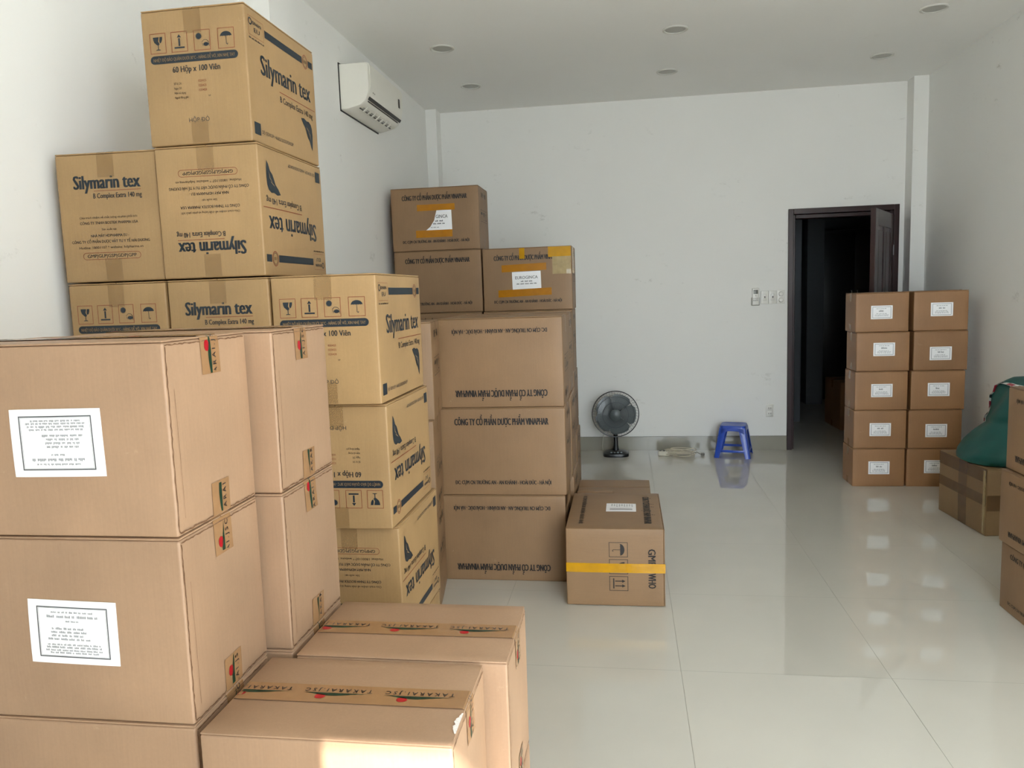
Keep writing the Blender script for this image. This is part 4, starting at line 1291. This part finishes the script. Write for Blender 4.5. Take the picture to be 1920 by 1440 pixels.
# --- the taped carton with the sack, and the cropped stack at the right edge
r, fr, df = carton('cardboard_box', 'brown carton wound with shiny tan tape, under the green sack', (2.283, 5.12, 0), (.42, .575, .405), mat_card('kraft_board_dull', '#8a7050'), seed=130, rz=R(4.6), seam='y', tape_on=False)
TB = mat_clear('shiny_tan_tape', '#6e5136', .55, .18, .3)
tape_patch(r, fr, df, 'left', -.03, -.20, .07, .20, TB, name='sealing_tape')
tape_patch(r, fr, df, 'left', -.285, -.02, .285, .045, TB, name='sealing_tape', lift=.0026)
tape_patch(r, fr, df, 'left', -.285, .12, .285, .2, TB, name='sealing_tape', lift=.003)
tape_patch(r, fr, df, 'front', -.208, -.05, .208, .045, TB, name='sealing_tape', lift=.0026)
tape_patch(r, fr, df, 'left', .255, -.19, .286, .19, mat_clear('clear_glossy_tape', '#cdb98a', .55, .08, .5), name='corner_tape', lift=.0034, wob=.003, seed=3)
tape_patch(r, fr, df, 'top', -.2, -.03, .2, .03, TB, name='sealing_tape', lift=.003)

G6 = 'golden brown cartons cropped by the right edge'
for lay, (z, hh, lb, flip) in enumerate(((0, .3175, 'brown carton on the floor at the right edge, upright print', 0), (.3215, .3355, 'middle brown carton of the stack cropped by the right edge', 1), (.661, .375, 'top brown carton of the right-edge stack, before the green sack', 1))):
    carton('cardboard_box', lb, (1.715 + .21 + (0, -.012, .0)[lay], 3.767 - .3325, z), (.42, .665, hh), K_VIN, seed=140 + lay, seam='y', prints=[('left', pr_vin, flip)], group=G6, tape=TAPE_C, rz=R((.4, 1.2, -.5)[lay]))

# --- green sack leaning on the right wall
SACK = mat_plain('teal_sack_fabric', '#0a524e', 0.55, var=.1, scale=9)
sk = thing('cloth_sack', 'bulging dark green sack with red and white border on the tan-taped carton', 'sack', (2.30, 5.10, .412), 0)
mb = MB()
NS, NR = 40, 26
def sack_pt(i, j):
    v = j / (NR - 1); a = 2 * PI * i / NS
    # centre drifts towards the wall with height, slumping toe at the room side
    left = -.27 + .19 * min(1, v / .42) + (.10 * (v - .42) / .45 if v > .42 else 0)
    cx = (left + .25) / 2; cy = -.02 + .02 * v
    rx = (.25 - left) / 2 * (1 if v < .82 else math.sqrt(max(0.0004, 1 - ((v - .82) / .18) ** 2)))
    ry = (.27 - .03 * v) * (1 if v < .82 else math.sqrt(max(0.0004, 1 - ((v - .82) / .18) ** 2)))
    if v < .06: rx *= .90 + v * 1.67; ry *= .90 + v * 1.67
    x = cx + rx * math.copysign(abs(math.cos(a)) ** .8, math.cos(a)); y = cy + ry * math.copysign(abs(math.sin(a)) ** .85, math.sin(a)); z = .512 * v
    w = noise.noise(Vector((x * 7, y * 7, z * 5))) * .022 + .008 * math.sin(10 * z + 6 * x + 4 * math.sin(5 * y)) + noise.noise(Vector((x * 19, y * 19, z * 11))) * .007 - .020 * math.exp(-((v - .44 - .05 * math.sin(a * 2)) / .035) ** 2)
    nrm_ = Vector((math.cos(a), math.sin(a), 0))
    p = Vector((x, y, z)) + nrm_ * w * (1 if v > .05 else 0)
    p.x = min(p.x, .252)
    return p
rings = [[sack_pt(i, j) for i in range(NS)] for j in range(NR)]
mb.loft(rings)
mb.build('sack_body', SACK, sk, smooth=70)
# printed border band running up the edge and over the top
BW = mat_plain('band_white', '#dfe3df', .5, var=.03); BR = mat_plain('band_red', '#a32035', .5, var=.05); BK = mat_plain('band_black', '#20282a', .5)
mb = MB()
path = []
ia = int(NS * .525)
side = lambda p: -.91 * p.x + .41 * p.y
for j in range(10, NR - 3):
    ia = max(range(NS), key=lambda i: side(rings[j][i])) + 1
    path.append((rings[j][ia % NS], j))
for k in range(1, 14):
    i2 = (ia + k) % NS
    path.append((rings[NR - 4][i2], NR + k))
cen = Vector((.09, 0, .22))
prev = None
for q, (p, j) in enumerate(path):
    n_ = Vector((p.x - .10, p.y, .10 + max(0, p.z - .40) * 2)).normalized()
    t_ = (path[min(q + 1, len(path) - 1)][0] - path[max(q - 1, 0)][0]).normalized()
    s_ = t_.cross(n_).normalized()
    p1 = p + n_ * .010
    cols = [p1 + s_ * o_ for o_ in (-.020, -.014, .010, .013)]
    if prev:
        for k in range(3):
            mi = 0 if k != 1 else (1, 1, 0, 2, 0)[q % 5]
            mb.face([prev[k], cols[k], cols[k + 1], prev[k + 1]], mi)
    prev = cols
mb.build('printed_border', [BW, BR, BK], sk, smooth=60)

# --- carton in the dark back room
carton('cardboard_box', 'brown carton on the floor of the dark back room, seen through the doorway', (2.36, 8.62, 0), (.36, .55, .50), K_TCK, seed=160, rz=R(2), prints=[('front', pr_vin, 0)])
